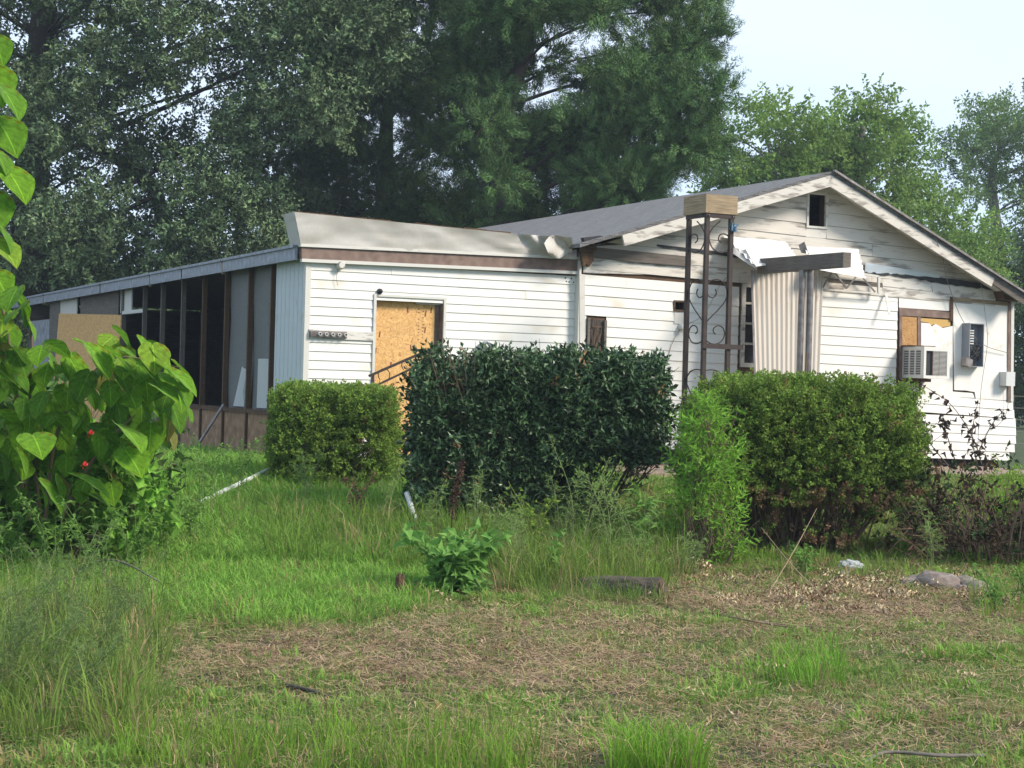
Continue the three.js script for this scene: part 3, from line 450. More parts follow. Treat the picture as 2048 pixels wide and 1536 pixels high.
// ---------- fittings on the walls ----------
const arc = (cx, cy, r, a0, a1, n = 14, z = 0) => { const p = []; for (let i = 0; i <= n; i++) { const a = lerp(a0, a1, i / n); p.push(V(cx + r * Math.cos(a), cy + r * Math.sin(a), z)); } return p; };
const smooth = (pts, n = 30) => new THREE.CatmullRomCurve3(pts).getPoints(n);
{
  let o = fp(679, 531, .013), T = hthing('junction_box', 'round grey electrical box with dangling wire under the annex fascia', 'electrical box', o);
  new GB().tube([V(0, 0, 0), V(0, 0, .07)], .055, .05, 16).build('box', M.trim, T); new GB().tube([V(0, 0, .07), V(0, 0, .085)], .05, .035, 16).build('cover', M.trim, T);
  new GB().tube(smooth([V(-.03, -.04, .03), V(-.045, -.15, .03), V(-.03, -.24, .03), V(-.025, -.25, .04)], 10), .003, .003, 5).build('wire', M.wire, T);
  o = fp(759, 583, .013); T = hthing('lamp_base', 'small dark burnt lamp base right above the boarded door', 'lamp base', o);
  new GB().tube([V(0, 0, 0), V(0, 0, .03)], .038, .034, 12).tube([V(.0, 0, .03), V(.015, -.005, .06)], .022, .012, 10).build('base', M.tar, T); new GB().tube([V(.012, -.004, .055), V(.014, -.004, .066)], .008, .006, 8).build('screw', M.galv, T);
  o = fp(617, 667, .013); const o2 = fp(745, 674, .013), w = o2.x - o.x; T = hthing('socket_strip', 'grey five socket light strip on pale backing board left of the boarded door', 'light strip', o);
  new GB().hexa([V(0, -.055, .022), V(w, -.06, .022), V(w, .05, .022), V(0, .055, .022)], [V(0, -.055, 0), V(w, -.06, 0), V(w, .05, 0), V(0, .055, 0)]).build('backing_board', M.paint, T);
  const sw = fp(692, 668).x - o.x; new GB().hexa([V(.01, -.035, .055), V(sw - .03, -.035, .055), V(sw - .03, .03, .055), V(.01, .03, .055)], [V(0, -.045, .022), V(sw, -.045, .022), V(sw, .04, .022), V(0, .04, .022)]).build('housing', M.galv, T);
  for (let i = 0; i < 5; i++) { const x = sw * (.25 + .17 * i); const s = new GB().tube([V(x, 0, .055), V(x, 0, .085)], .024, .022, 12).build('socket', M.trim, T); new GB().tube([V(x, 0, .0845), V(x, 0, .0865)], .014, .014, 10).build('hole', M.tar, s); }
  o = fp(970, 700, .013); T = hthing('bent_bracket', 'blue grey bent gutter strip sticking up from the siding behind the dark hedge', 'bracket', o);
  { const g = new GB(), P = [[-.1, .06], [-.03, .1], [.02, .08], [.06, .02], [.1, -.08], [.14, -.17]]; for (let i = 0; i < P.length - 1; i++) { const [x0, y0] = P[i], [x1, y1] = P[i + 1]; g.hexa([V(x0, y0, .12), V(x0, y0, .012), V(x1, y1, .012), V(x1, y1, .12)].map(v => v.add(V(0, .012, 0))), [V(x0, y0, .12), V(x0, y0, .012), V(x1, y1, .012), V(x1, y1, .12)]); } g.build('strip', M.bluemetal, T); const t = new GB(); for (let i = 0; i < 12; i++) { const x = lerp(.02, .15, i / 11), y = .09 - .26 * Math.pow(i / 11, 1.4); t.bar(V(x, y, .12), V(x - .035, y - .018, .13), .006, .006); } t.build('teeth', M.bluemetal, T); }
  o = fp(1152, 700, .05); T = hthing('conduit', 'pair of thin grey conduits running up the corner between annex and house', 'conduit', V(o.x, .3, .05)); const ct = fp(1152, 520).y - .3;
  new GB().tube(smooth([V(0, 0, 0), V(.0, ct * .6, 0), V(.015, ct, .01), V(-.0, ct + .08, .01), V(-.02, ct + .1, .0)], 16), .009, .009, 7).tube([V(.03, 0, .01), V(.03, ct + .02, .01)], .011, .011, 7).build('pipes', M.galv, T); new GB().tube([V(.012, .55, 0), V(.012, .68, 0)], .045, .045, 10).build('clamp', M.palewood, T);
  for (const [x, y] of [[1131, 556], [1143, 557], [1138, 564], [1147, 565], [1133, 563]]) { o = fp(x, y, .012); T = hthing('screw_hole', 'small dark hole in the siding near the conduits', 'hole', o, 'holes in the annex siding'); new GB().tube([V(0, 0, 0), V(0, 0, .004)], .012, .008, 8).build('rim', M.tar, T); }
  // burnt wall box left of the house
  o = fp(1190, 700, HZ); T = hthing('burnt_wall_box', 'open burnt electrical recess with tangled wires left on the house siding', 'electrical box', o); const bx = fp(1209, 700, HZ).x - o.x, bt = fp(1190, 637, HZ).y - o.y;
  new GB().box(-bx, -bx + .035, -.35, bt, 0, .05).box(bx - .035, bx, -.35, bt - .02, 0, .05).box(-bx, bx, -.35, -.31, 0, .05).build('surround', M.greywood, T); new GB().box(-bx + .035, bx - .035, -.31, bt - .01, -.004, .008).build('back', M.bark, T);
  { const g = new GB(); for (let i = 0; i < 9; i++) { const x = rr(-.08, .08); g.tube(smooth([V(x, -.3, .03), V(rr(-.09, .09), rr(-.2, 0), .05), V(rr(-.08, .08), rr(0, bt * .8), .03), V(rr(-.09, .09), bt * rr(.7, 1.05), .03)], 10), .006, .003, 4); } g.build('wires', M.twig, T); }
  // vent hole and porch light
  o = fp(1359, 612, HZ); T = hthing('vent_opening', 'small rusty rectangular vent hole in the house siding behind the iron column', 'vent', o);
  new GB().box(-.1, .1, .05, .075, 0, .025).box(-.1, .1, -.075, -.05, 0, .025).box(-.1, -.08, -.05, .05, 0, .025).box(.08, .1, -.05, .05, 0, .025).build('frame', M.rotwood, T);
  o = fp(1358, 645, HZ); T = hthing('porch_light', 'white plastic wall light base with cable under the vent hole', 'wall light', o);
  new GB().box(-.085, .085, -.02, .13, 0, .016).build('plate', M.trim, T); new GB().tube([V(.02, -.06, .016), V(.02, -.06, .1)], .05, .035, 14).build('base', M.pvc, T); new GB().tube([V(.05, -.04, .08), V(.07, -.06, .13)], .02, .015, 10).build('socket', M.wire, T);
  new GB().tube(smooth([V(-.0, -.1, .02), V(-.07, -.2, .03), V(-.14, -.36, .02), V(-.16, -.52, .015)], 12), .004, .004, 5).build('cable', M.palewood, T); new GB().tube(smooth([V(.06, -.05, .05), V(.35, .12, .06), V(.62, .55, .05), V(.8, .72, .04)], 14), .003, .003, 4).build('cable', M.wire, T);
  // window air conditioner
  const y0 = fp(1830, 756, HZ + .3).y, y1 = fp(1830, 693, HZ + .3).y, a0 = sp(1806, 720, fp(1803, 720, HZ).x).x; const h = y1 - y0, aw = .47, ad = .5;
  T = hthing('window_air_conditioner', 'white window air conditioner with louvred side jutting from the house wall', 'air conditioner', V(a0, y0, HZ));
  new GB().box(.012, aw - .012, .012, h - .012, .03, ad - .03).build('core', M.tar, T);
  const cs = new GB(); cs.box(0, aw, h - .012, h, 0, ad).box(0, aw, 0, .012, 0, ad).box(0, .014, .012, h - .012, 0, .04).box(0, .014, .012, h - .012, ad - .07, ad).box(aw - .014, aw, .012, h - .012, 0, ad).box(0, .014, h - .05, h - .012, .04, ad - .07).box(0, .014, .012, .045, .04, ad - .07); for (const z of [.16, .29]) cs.box(0, .014, .045, h - .05, z, z + .022);
  cs.box(.014, .04, .012, h - .012, ad - .014, ad).box(aw - .05, aw - .014, .012, h - .012, ad - .014, ad).box(.04, aw - .05, h - .06, h - .012, ad - .014, ad).box(.04, aw - .05, .012, .04, ad - .014, ad).build('casing', M.whitemetal, T);
  for (let i = 0; i < 15; i++) { const y = lerp(.055, h - .06, i / 14); for (const [z0, z1] of [[.04, .16], [.182, .29], [.312, ad - .07]]) new GB().box(.001, .01, y - .004, y + .004, z0, z1).build('louvre', M.whitemetal, T); }
  for (let i = 0; i < 20; i++) { const y = lerp(.05, h - .07, i / 19); new GB().box(.17, aw - .05, y - .003, y + .003, ad - .012, ad - .006).build('fin', M.whitemetal, T); }
  new GB().box(.16, .172, .04, h - .06, ad - .014, ad - .002).box(.28, .286, .04, h - .06, ad - .013, ad - .004).build('grille_bar', M.brown, T);
  new GB().box(-.03, aw - .1, h + .003, h + .02, -.0, .3).box(-.05, aw - .05, -.05, -.004, .0, .16).build('support_frame', M.rotwood, T);
  // breaker panel
  const p0 = fp(1922, 733, HZ + .018), p1 = fp(1957, 648, HZ + .018), pw = p1.x - p0.x, ph = p1.y - p0.y; T = hthing('breaker_panel', 'open grey breaker panel with dark wiring on white sheathing', 'breaker panel', V(p0.x, p0.y, HZ + .018));
  new GB().box(0, pw, 0, ph, 0, .008).box(0, .012, 0, ph, .008, .17).box(pw - .012, pw, 0, ph, .008, .13).box(.012, pw - .012, ph - .012, ph, .008, .15).box(.012, pw - .012, 0, .012, .008, .15).build('cabinet', std({ color: C(.22, .24, .27), roughness: .5, metalness: .2 }), T);
  new GB().box(.09, .17, ph * .5, ph * .88, .008, .05).build('breaker_bus', M.tar, T); for (let i = 0; i < 6; i++) new GB().box(.095, .165, ph * (.52 + .06 * i), ph * (.55 + .06 * i), .05, .075).build('breaker', i % 2 ? M.pvc : M.trim, T);
  { const g = new GB(); for (let i = 0; i < 14; i++) g.tube(smooth([V(rr(.08, .3), ph * rr(.3, .6), .06), V(rr(.08, .3), ph * rr(.2, .5), rr(.08, .12)), V(rr(.06, .3), ph * rr(.1, .4), .08), V(rr(.06, .3), ph * rr(.02, .2), .05)], 8), .008, .006, 5); g.build('wires', M.tar, T); }
  new GB().hexa([V(-.09, .02, .2), V(.04, -.02, .2), V(.05, .1, .2), V(-.08, .14, .2)], [V(-.09, .02, .12), V(.04, -.02, .12), V(.05, .1, .12), V(-.08, .14, .12)]).build('loose_cover', M.galv, T);
  o = fp(2006, 757, HZ + .02); T = hthing('white_meter_box', 'small white plastic box on the house corner with thin cable', 'junction box', o); new GB().box(-.07, .1, -.11, .1, 0, .15).build('box', M.pvc, T); new GB().tube(smooth([V(.06, -.11, .05), V(.07, -.35, .05), V(-.02, -.6, .07), V(-.3, -.78, .1)], 14), .004, .004, 5).build('cable', M.wire, T);
  o = fp(1880, 480, HZ + .42); T = hthing('hanging_cable', 'thin cable hanging from the rake down over the white sheathing', 'cable', o);
  new GB().tube(smooth([fp(1872, 478, HZ + .42), fp(1886, 520, HZ + .3), fp(1893, 555, HZ + .15), fp(1925, 640, HZ + .1), fp(1965, 688, HZ + .08), fp(2016, 706, HZ + .06)].map(p => rel(p, o)), 30), .005, .005, 5).build('cable', M.wire, T);
  o = fp(1960, 560, HZ + .3); T = hthing('hanging_wire', 'long thin wire falling from the right eave to the brush', 'wire', o);
  new GB().tube(smooth([fp(1958, 545, HZ + .38), fp(1968, 610, HZ + .2), fp(1975, 680, HZ + .15), fp(1962, 780, HZ + .2), fp(1955, 900, HZ + .3)].map(p => rel(p, o)), 24), .004, .004, 4).build('strand', M.wire, T);
  o = fp(1770, 588, HZ + .02); T = hthing('hanging_bracket', 'short white metal arm hanging off the siding beside the truss', 'bracket', o); new GB().bar(V(0, .0, .02), rel(fp(1779, 628, HZ + .2), o), .03, .014).bar(V(-.06, -.03, .01), V(0, .03, .02), .012).build('arm', M.whitemetal, T);
}

// ---------- porch remains: sheets, truss, T post, iron column, rail ----------
{
  const rib = (n, a) => (u, v) => a * Math.cos(u * n * 6.2832);
  let o = fp(1575, 760, .9), b0 = fp(1512, 800, 1.0), b1 = fp(1636, 800, 1.0), t1 = fp(1646, 546, .62), t0 = fp(1504, 541, .62); o = V((b0.x + b1.x) / 2, b0.y, 1.0);
  let T = hthing('corrugated_sheet', 'rusty streaked corrugated metal sheet leaning upright before the window', 'metal sheet', o);
  const rustStreak = tex(512, (u, v) => { const s = Math.max(0, fbm(u * 60, v * 3, 4, 3)) * sstep(.35, 1, v) + .6 * sstep(.2, .45, tn(u, v, 9, 8)) * .5; return [232 - 150 * s, 222 - 165 * s, 208 - 175 * s]; });
  mesh('sheet', sheet(rel(b0, o), rel(b1, o), rel(t1, o), rel(t0, o), 144, 6, rib(14, .011)), std({ color: C(.58, .57, .555), roughness: .55, map: rustStreak }), T).geometry.attributes.uv.array.forEach((v, i, a) => { a[i] = i % 2 ? (v / .6) / 1.75 : (v / .6); });
  new GB().bar(rel(t0, o).add(V(-.012, 0, .01)), rel(b0, o).add(V(-.012, 0, .01)), .025, .02).build('edge_trim', M.galv, T);
  o = fp(1530, 480, HZ); T = hthing('torn_roof_sheet', 'white ribbed metal porch roof remnant sagging from the gable, left piece', 'metal sheet', o);
  mesh('sheet', sheet(rel(fp(1512, 533, .95), o), rel(fp(1600, 524, .75), o), rel(fp(1572, 484, HZ + .04), o), rel(fp(1446, 471, HZ + .04), o), 20, 30, (u, v) => .012 * Math.sin(v * 38) + .03 * fbm(u * 2, v * 2)), M.whitemetal, T);
  mesh('bent_flap', sheet(rel(fp(1452, 500, .35), o), rel(fp(1512, 536, .95), o), rel(fp(1491, 498, .6), o), rel(fp(1462, 496, .4), o), 8, 6, (u, v) => .02 * Math.sin(u * 6)), M.sheet, T);
  o = fp(1660, 500, HZ); T = hthing('torn_roof_sheet', 'white ribbed metal porch roof remnant sagging from the gable, right piece above the truss', 'metal sheet', o);
  mesh('sheet', sheet(rel(fp(1640, 540, 1.0), o), rel(fp(1731, 557, .8), o), rel(fp(1716, 496, HZ + .04), o), rel(fp(1600, 490, HZ + .3), o), 20, 30, (u, v) => .012 * Math.sin(v * 36) + .02 * fbm(u * 2, v * 2)), M.whitemetal, T);
  mesh('curled_corner', sheet(rel(fp(1602, 505, .5), o), rel(fp(1618, 508, .6), o), rel(fp(1610, 488, .45), o), rel(fp(1597, 490, .4), o), 6, 6, (u, v) => .05 * u * v), M.galv, T);
  // web truss on the wall
  o = fp(1700, 565, HZ + .1); T = hthing('web_truss', 'small grey zigzag metal truss fixed under the torn roof sheet', 'truss', o); const z = HZ + .12, g = new GB(), tp = [fp(1648, 536, z), fp(1757, 553, z)], bt = [fp(1640, 578, z), fp(1757, 587, z)];
  new GB().bar(rel(tp[0], o), rel(tp[1], o), .03).bar(rel(bt[0], o), rel(bt[1], o), .02).bar(rel(tp[1], o), rel(bt[1], o), .03).build('chord', M.trim, T);
  const zz = [[1644, 578], [1666, 540], [1693, 577], [1718, 546], [1750, 584]]; for (let i = 0; i < 4; i++) new GB().bar(rel(fp(...zz[i], z), o), rel(fp(...zz[i + 1], z), o), .018).build('web', M.galv, T);
  // T post: twin pipes and timber carried on top
  const pz = 1.7, pa = fp(1604, 560, pz), pb = fp(1621, 560, pz + .05), yT = fp(1612, 541, pz).y, gy = .02; o = V(pa.x, gy, pz); T = hthing('timber_topped_post', 'twin steel pipes carrying a weathered grey timber, T shaped porch post', 'post', o);
  new GB().tube([V(0, 0, 0), V(0, yT - gy, 0)], .042, .042, 14).build('pipe', M.galv, T); new GB().tube([V(pb.x - pa.x, 0, .05), V(pb.x - pa.x, yT - gy, .05)], .042, .042, 14).build('pipe', M.galv, T); new GB().bar(V(.045, .8, .08), V(.045, 1.6, .09), .012).build('clamp', M.twig, T);
  const q0 = sp(1522, 531, pa.x + .04), q1 = sp(1694, 527, pa.x + .04); new GB().hexa([V(-.02, yT - gy + .0, q1.z - pz), V(.10, yT - gy + .0, q1.z - pz), V(.10, yT - gy + .185, q1.z - pz), V(-.02, yT - gy + .185, q1.z - pz)], [V(-.02, yT - gy, q0.z - pz), V(.1, yT - gy, q0.z - pz), V(.1, yT - gy + .2, q0.z - pz), V(-.02, yT - gy + .2, q0.z - pz)]).build('timber', M.greywood, T);
  // iron corner column
  const cz = 2.05, c0 = fp(1410, 600, cz), topY = fp(1411, 434, cz).y; o = V(c0.x, .0, cz); T = hthing('iron_corner_column', 'brown wrought iron scroll column with square wooden cap', 'column', o);
  const wa = fp(1458, 600, cz).x - c0.x, wb = -(sp(1374, 600, c0.x).z - cz), ph2 = topY;
  for (const [x, zq] of [[0, 0], [wa, 0], [0, -wb]]) new GB().box(x - .026, x + .026, 0, ph2, zq - .026, zq + .026).build('post', M.iron, T);
  const cy = py => fp(1411, py, cz).y, fx = x => (x - 335) / (490 - 335), fy = y => cy(370 + y / 3.94);
  const curves = [[[420, 275], [375, 330], [350, 400], [372, 490], [430, 525], [485, 480], [486, 410], [450, 375], [418, 388], [412, 425], [432, 445]], [[398, 815], [408, 850], [385, 885], [350, 865], [337, 810], [365, 755], [405, 738], [450, 760], [474, 820], [470, 890], [430, 965], [375, 1040], [338, 1100], [326, 1160], [350, 1225], [395, 1250], [445, 1230], [468, 1170], [455, 1120], [425, 1103], [398, 1122], [393, 1152], [408, 1172]]];
  curves.push([[330, 1520], [345, 1470], [400, 1455], [450, 1480], [475, 1540], [440, 1640], [345, 1790], [330, 1900]]);
  for (const cv of curves) for (const side of [0, 1]) { const pts = cv.map(([x, y]) => { const u = Math.min(.99, Math.max(.01, fx(x))), yy = fy(y); return side ? V(0, yy, -u * wb) : V(u * wa, yy, 0); }); new GB().tube(smooth(pts, 60), .0085, .0085, 5).build('scroll', M.iron, T); }
  const y2 = cy(692); new GB().box(-.04, wa + .2, y2 - .03, y2 + .03, .027, .05).build('cross_bar', M.iron, T);
  new GB().box(-.035, wa + .035, ph2, ph2 + .05, -.02, .034).box(-.034, .0, ph2, ph2 + .05, -wb - .03, -.03).build('saddle', M.iron, T);
  const cap = new THREE.Group(); cap.name = 'wooden_cap'; T.add(cap); const ct = cy(388) - ph2; const k0 = -.05, k1 = wa + .06;
  new GB().box(k0, k1, ph2 + .051, ph2 + ct, .0, .045).build('board', M.palewood, cap); new GB().box(k0, k0 + .045, ph2 + .051, ph2 + ct, -wb - .06, -.001).build('board', M.palewood, cap); new GB().box(k1 - .045, k1, ph2 + .051, ph2 + ct, -wb - .06, -.001).build('board', M.palewood, cap);
  for (const [x, y] of [[.0, .07], [.0, .2], [wa, .03], [.0, .025]]) new GB().tube([V(x, ph2 + y, .034), V(x, ph2 + y, .05)], .009, .008, 8).build('bolt', M.galv, T);
  const rg = new GB(), rb = fp(1463, 456, cz).y, R2 = hthing('blue_rag', 'faded blue rag knotted near the top of the iron column', 'rag', V(c0.x + wa, rb, cz + .03)); for (let i = 0; i < 16; i++) rg.leaf(V(rr(-.03, .03), rr(-.05, .04), 0), rdir(), rdir(), rr(.04, .09), .05);
  rg.build('cloth', std({ color: C(.12, .22, .32), roughness: .8, side: THREE.DoubleSide }), R2);
  // porch slab
  const SL = fp(1180, 930, 1).x; const S = new GB().box(SL, fp(2030, 900, 1).x, -.5, .07, .14, 2.3).build('porch_slab', M.concrete); S.position.copy(O); S.rotation.y = YAW; tag(S, 'worn tan concrete porch slab before the gabled house', null, null, 'structure');
  T = hthing('fallen_board', 'grey weathered board lying at the foot of the house siding', 'board', V(fp(1290, 904, .5).x, .1, .4)); new GB().hexa([V(-.55, -.02, .05), V(.4, .0, .05), V(.36, .075, .05), V(-.55, .06, .05)], [V(-.55, -.02, 0), V(.4, .0, 0), V(.36, .075, 0), V(-.55, .06, 0)]).build('plank', M.greywood, T);
  // step rail before the boarded door
  const rz = .9, ra = fp(738, 752, rz), rb1 = fp(880, 690, rz), rc = fp(748, 773, rz), rd = fp(845, 727, rz); o = V(ra.x, .0, rz); T = hthing('stair_rail', 'dark iron stair rail with ring scrolls before the boarded door', 'railing', o);
  const dd = rel(rb1, ra), e0 = rel(ra, o), l0 = rel(rc, o), l1 = rel(rd, o).add(rel(rd, rc).multiplyScalar(.6));
  new GB().bar(e0, rel(rb1, o), .035, .028).build('hand_rail', M.iron, T); new GB().bar(l0, l1, .03, .022).build('lower_rail', M.iron, T);
  for (const [x, y, r] of [[768, 750, .075], [815, 730, .075]]) { const c = rel(fp(x, y, rz), o); new GB().tube(arc(c.x, c.y, r, -1.2, 4.0, 22, c.z), .006, .006, 5, 0, false).build('ring', M.iron, T); }
  new GB().bar(V(e0.x + .05, -.1, 0), e0.clone().add(V(.05, .02, 0)), .03).bar(V(dd.x - .03, -.05, 0), rel(rb1, o).add(V(-.03, 0, 0)), .03).build('post', M.iron, T);
}

// ---------- trees ----------
function spray(n, len, L, W, droop = 0, spread = 1) { const g = new GB(); for (let i = 0; i < n; i++) { const t = (i + rnd()) / n, p = V(len * t, -droop * t * t * len, 0).add(V(rr(-.05, .05), rr(-.06, .06), rr(-.12, .12)).multiplyScalar(len * 1.6 * spread)); g.leaf(p, rdir().add(V(.5, -.1, 0)).normalize(), rdir().add(V(0, .8, 0)).normalize(), L * rr(.7, 1.2), W * rr(.7, 1.2)); } return g.geo(); }
function plume(n, len) { const g = new GB(); for (let i = 0; i < n; i++) { const t = Math.pow(rnd(), .8), a = rr(0, 6.28), b = V(len * t, .08 * Math.sin(t * 3) * len, 0), d = V(.75, .2 + .5 * Math.cos(a), Math.sin(a) * .75).normalize(), l = len * (.2 * (1 - t) + .1) * rr(.6, 1.2), s = V().crossVectors(d, rdir()).normalize().multiplyScalar(l * .1); const q = b.clone().add(V(0, rr(-.12, .12), rr(-.14, .14)).multiplyScalar(len)); g.tri(q.clone().add(s), q.clone().sub(s), q.clone().addScaledVector(d, l)); } return g.geo(); }
const inside = (x, y, poly) => { let c = false; for (let i = 0, j = poly.length - 1; i < poly.length; j = i++) { const [xi, yi] = poly[i], [xj, yj] = poly[j]; if ((yi > y) !== (yj > y) && x < (xj - xi) * (y - yi) / (yj - yi) + xi) c = !c; } return c; };
// a tree: trunk line, limbs to each clump, leaf sprays spread through the clumps
function tree(T, { trunk, r0, r1, clumps, geos, mat, per, color, k = .35, flat = .75, up = .5, bark = M.bark, gap = -.18, gs = 1.1, size = [.8, 1.25], limbEvery = 1 }) {
  const b = trunk[0], tg = new GB(); tg.tube(smooth(trunk.map(p => rel(p, b)), 14), r0, r1, 10, .35); tg.build('trunk', bark, T);
  const lg = new GB(), tr = smooth(trunk, 20);
  clumps.forEach((c, i) => { if (i % limbEvery) return; let best = tr[0], bd = 1e9; for (const p of tr) { const d = Math.hypot(p.x - c.p.x, p.z - c.p.z) * .35 + Math.abs(p.y - (c.p.y - .35 * Math.hypot(p.x - c.p.x, p.z - c.p.z))); if (d < bd) { bd = d; best = p; } } const s = best, m = s.clone().lerp(c.p, .5).add(V(rr(-.3, .3), rr(-.1, .5), rr(-.3, .3))), L = s.distanceTo(c.p); lg.tube(smooth([s, m, c.p].map(p => rel(p, b)), 7), Math.min(.09, .014 + L * .009), .01, 5, 0, false); for (let q = 0; q < 3; q++) { const e = c.p.clone().addScaledVector(rdir(), c.r * .9); lg.tube([rel(c.p, b), rel(c.p.clone().lerp(e, .5).add(V(0, .1, 0)), b), rel(e, b)], .012, .004, 4, 0, false); } });
  lg.build('limbs', bark, T);
  const items = geos.map(() => []); const base = new THREE.Quaternion(), X = V(1, 0, 0);
  for (const c of clumps) { const n = Math.round(per * c.r * c.r * (c.w || 1)); for (let i = 0; i < n; i++) {
    const d = rdir(), rad = c.r * Math.pow(rnd(), .45), p = c.p.clone().add(V(d.x * rad, d.y * rad * flat, d.z * rad));
    if (fbm(p.x * gs, p.y * gs, p.z * gs, 3) < gap) continue;
    const dir = d.clone().add(V(0, up * rr(-.4, 1), 0)).addScaledVector(rdir(), .6).normalize();
    const q = new THREE.Quaternion().setFromUnitVectors(X, dir).multiply(new THREE.Quaternion().setFromAxisAngle(X, rr(0, 6.28)));
    const s = rr(...size), j = Math.floor(rnd() * geos.length); items[j].push([rel(p, b), q, s, vary(c.c || color, k)]);
  } }
  geos.forEach((g, j) => inst('crown', g, mat, items[j], T)); return T;
}
const crownClumps = (poly, step, d0, dd, r, holes = [], jit = .5) => { const xs = poly.map(p => p[0]), ys = poly.map(p => p[1]), out = []; for (let x = Math.min(...xs); x < Math.max(...xs); x += step) for (let y = Math.min(...ys); y < Math.max(...ys); y += step) { const px = x + rr(-jit, jit) * step, py = y + rr(-jit, jit) * step; if (!inside(px, py, poly)) continue; if (holes.some(([hx, hy, hr]) => Math.hypot(px - hx, (py - hy)) < hr)) continue; const d = d0 + rr(-dd, dd); out.push({ p: at(px, py, d), r: r * rr(.75, 1.25) * d / d0 }); } return out; };
const mkTree = (name, label, group, trunk, opt) => tree(thing(name, label, 'tree', [trunk[0].x, trunk[0].y, trunk[0].z], 0, group), { trunk, ...opt });
const leafGeoOak = [spray(22, .5, .125, .062, .3), spray(22, .58, .12, .06, .4), spray(18, .42, .13, .065, .2)];
{
  const holes = [[110, 50, 46], [355, 165, 42], [325, 225, 34], [290, 395, 36], [165, 20, 20], [600, 335, 50], [490, 330, 24]];
  const poly = [[-420, -420], [780, -420], [800, 20], [785, 140], [735, 195], [680, 255], [600, 300], [560, 300], [520, 330], [560, 380], [590, 440], [575, 500], [560, 640], [-420, 760]];
  const cl = crownClumps(poly, 70, 43, 3.4, .82, holes);
  for (const [x, y, r, d] of [[690, 90, 1.28, 40.0], [640, 180, 1.02, 39.5], [560, 60, 1.15, 40.0], [700, 20, 1.28, 40.0], [420, 360, 1.15, 40.0], [470, 430, 1.15, 40.0], [510, 480, 0.90, 40.0], [520, 240, 0.90, 40.0], [450, 300, 0.64, 40.0], [230, 140, 1.02, 40.0], [130, 250, 1.02, 40.0], [330, 60, 1.02, 40.0], [760, 90, 0.77, 40.0], [655, 245, 0.64, 39.5], [220, 440, 1.15, 40.0], [120, 470, 1.15, 40.0], [330, 480, 1.02, 40.0]]) cl.push({ p: at(x, y, d), r, w: 1.3 });
  const o = { clumps: cl, geos: leafGeoOak, mat: leafM(.95, .95, .95, 0, .5), per: 100, color: [.105, .16, .068], k: .5, gap: -.12, gs: 1.0, bark: M.bark, limbEvery: 4 };
  const g1 = gnd(90, 44);
  mkTree('oak_tree', 'huge dark oak with small glossy leaves overhanging the annex roof', null, [g1, at(62, 520, 44), at(66, 330, 44), at(80, 140, 44), at(95, -200, 44)], { ...o, r0: .62, r1: .26 });
  const tg = thing('leaning_trunk', 'dark bare trunk slanting under the oak crown', 'tree trunk', [gnd(350, 45).x, .45, -45]); new GB().tube(smooth([gnd(350, 45), at(345, 520, 45), at(325, 430, 45), at(295, 360, 45), at(200, 300, 44.5), at(120, 250, 44)].map(p => rel(p, tg.position)), 16), .26, .12, 8, .3).build('trunk', M.bark, tg);
}
const plumes = [plume(110, .5), plume(110, .58), plume(100, .42)];
{
  const polyA = [[560, -380], [1010, -380], [1040, 0], [1010, 200], [1000, 470], [560, 520], [520, 330], [600, 240]], polyB = [[930, -380], [1320, -420], [1370, 0], [1400, 60], [1375, 120], [1415, 190], [1430, 250], [1400, 330], [1340, 390], [1250, 430], [960, 480], [900, 300], [930, 100]];
  const hA = [[790, 255, 30], [860, 370, 45], [920, 90, 28], [960, 245, 26]], hB = [[1110, 140, 34], [1190, 100, 34], [1240, 70, 26], [1040, 235, 42], [1090, 200, 34], [1150, 210, 26], [1300, 40, 26], [1270, 340, 34], [1010, 110, 26], [1400, 370, 36]];
  const o = { geos: plumes, mat: leafM(.95, .95, .95, 0, .9), per: 190, color: [.09, .165, .05], k: .4, up: .9, flat: .5, gap: -.12, gs: .8, size: [.7, 1.25] };
  const gA = gnd(770, 48), gB = gnd(1000, 42);
  mkTree('cedar_tree', 'dark feathery cedar crowded beside the oak behind the annex', 'cedars behind the house', [gA, at(770, 400, 48), at(775, 200, 48), at(790, -300, 48)], { ...o, r0: .35, r1: .08, clumps: crownClumps(polyA, 58, 48, 2.5, .84, hA), limbEvery: 2 });
  mkTree('cedar_tree', 'broad dark feathery cedar with forked trunk rising behind the house roof', 'cedars behind the house', [gB, at(1000, 420, 42), at(1003, 250, 42), at(1060, 60, 42), at(1100, -300, 42)], { ...o, r0: .42, r1: .1, clumps: crownClumps(polyB, 56, 42, 2.5, .78, hB), limbEvery: 2 });
}
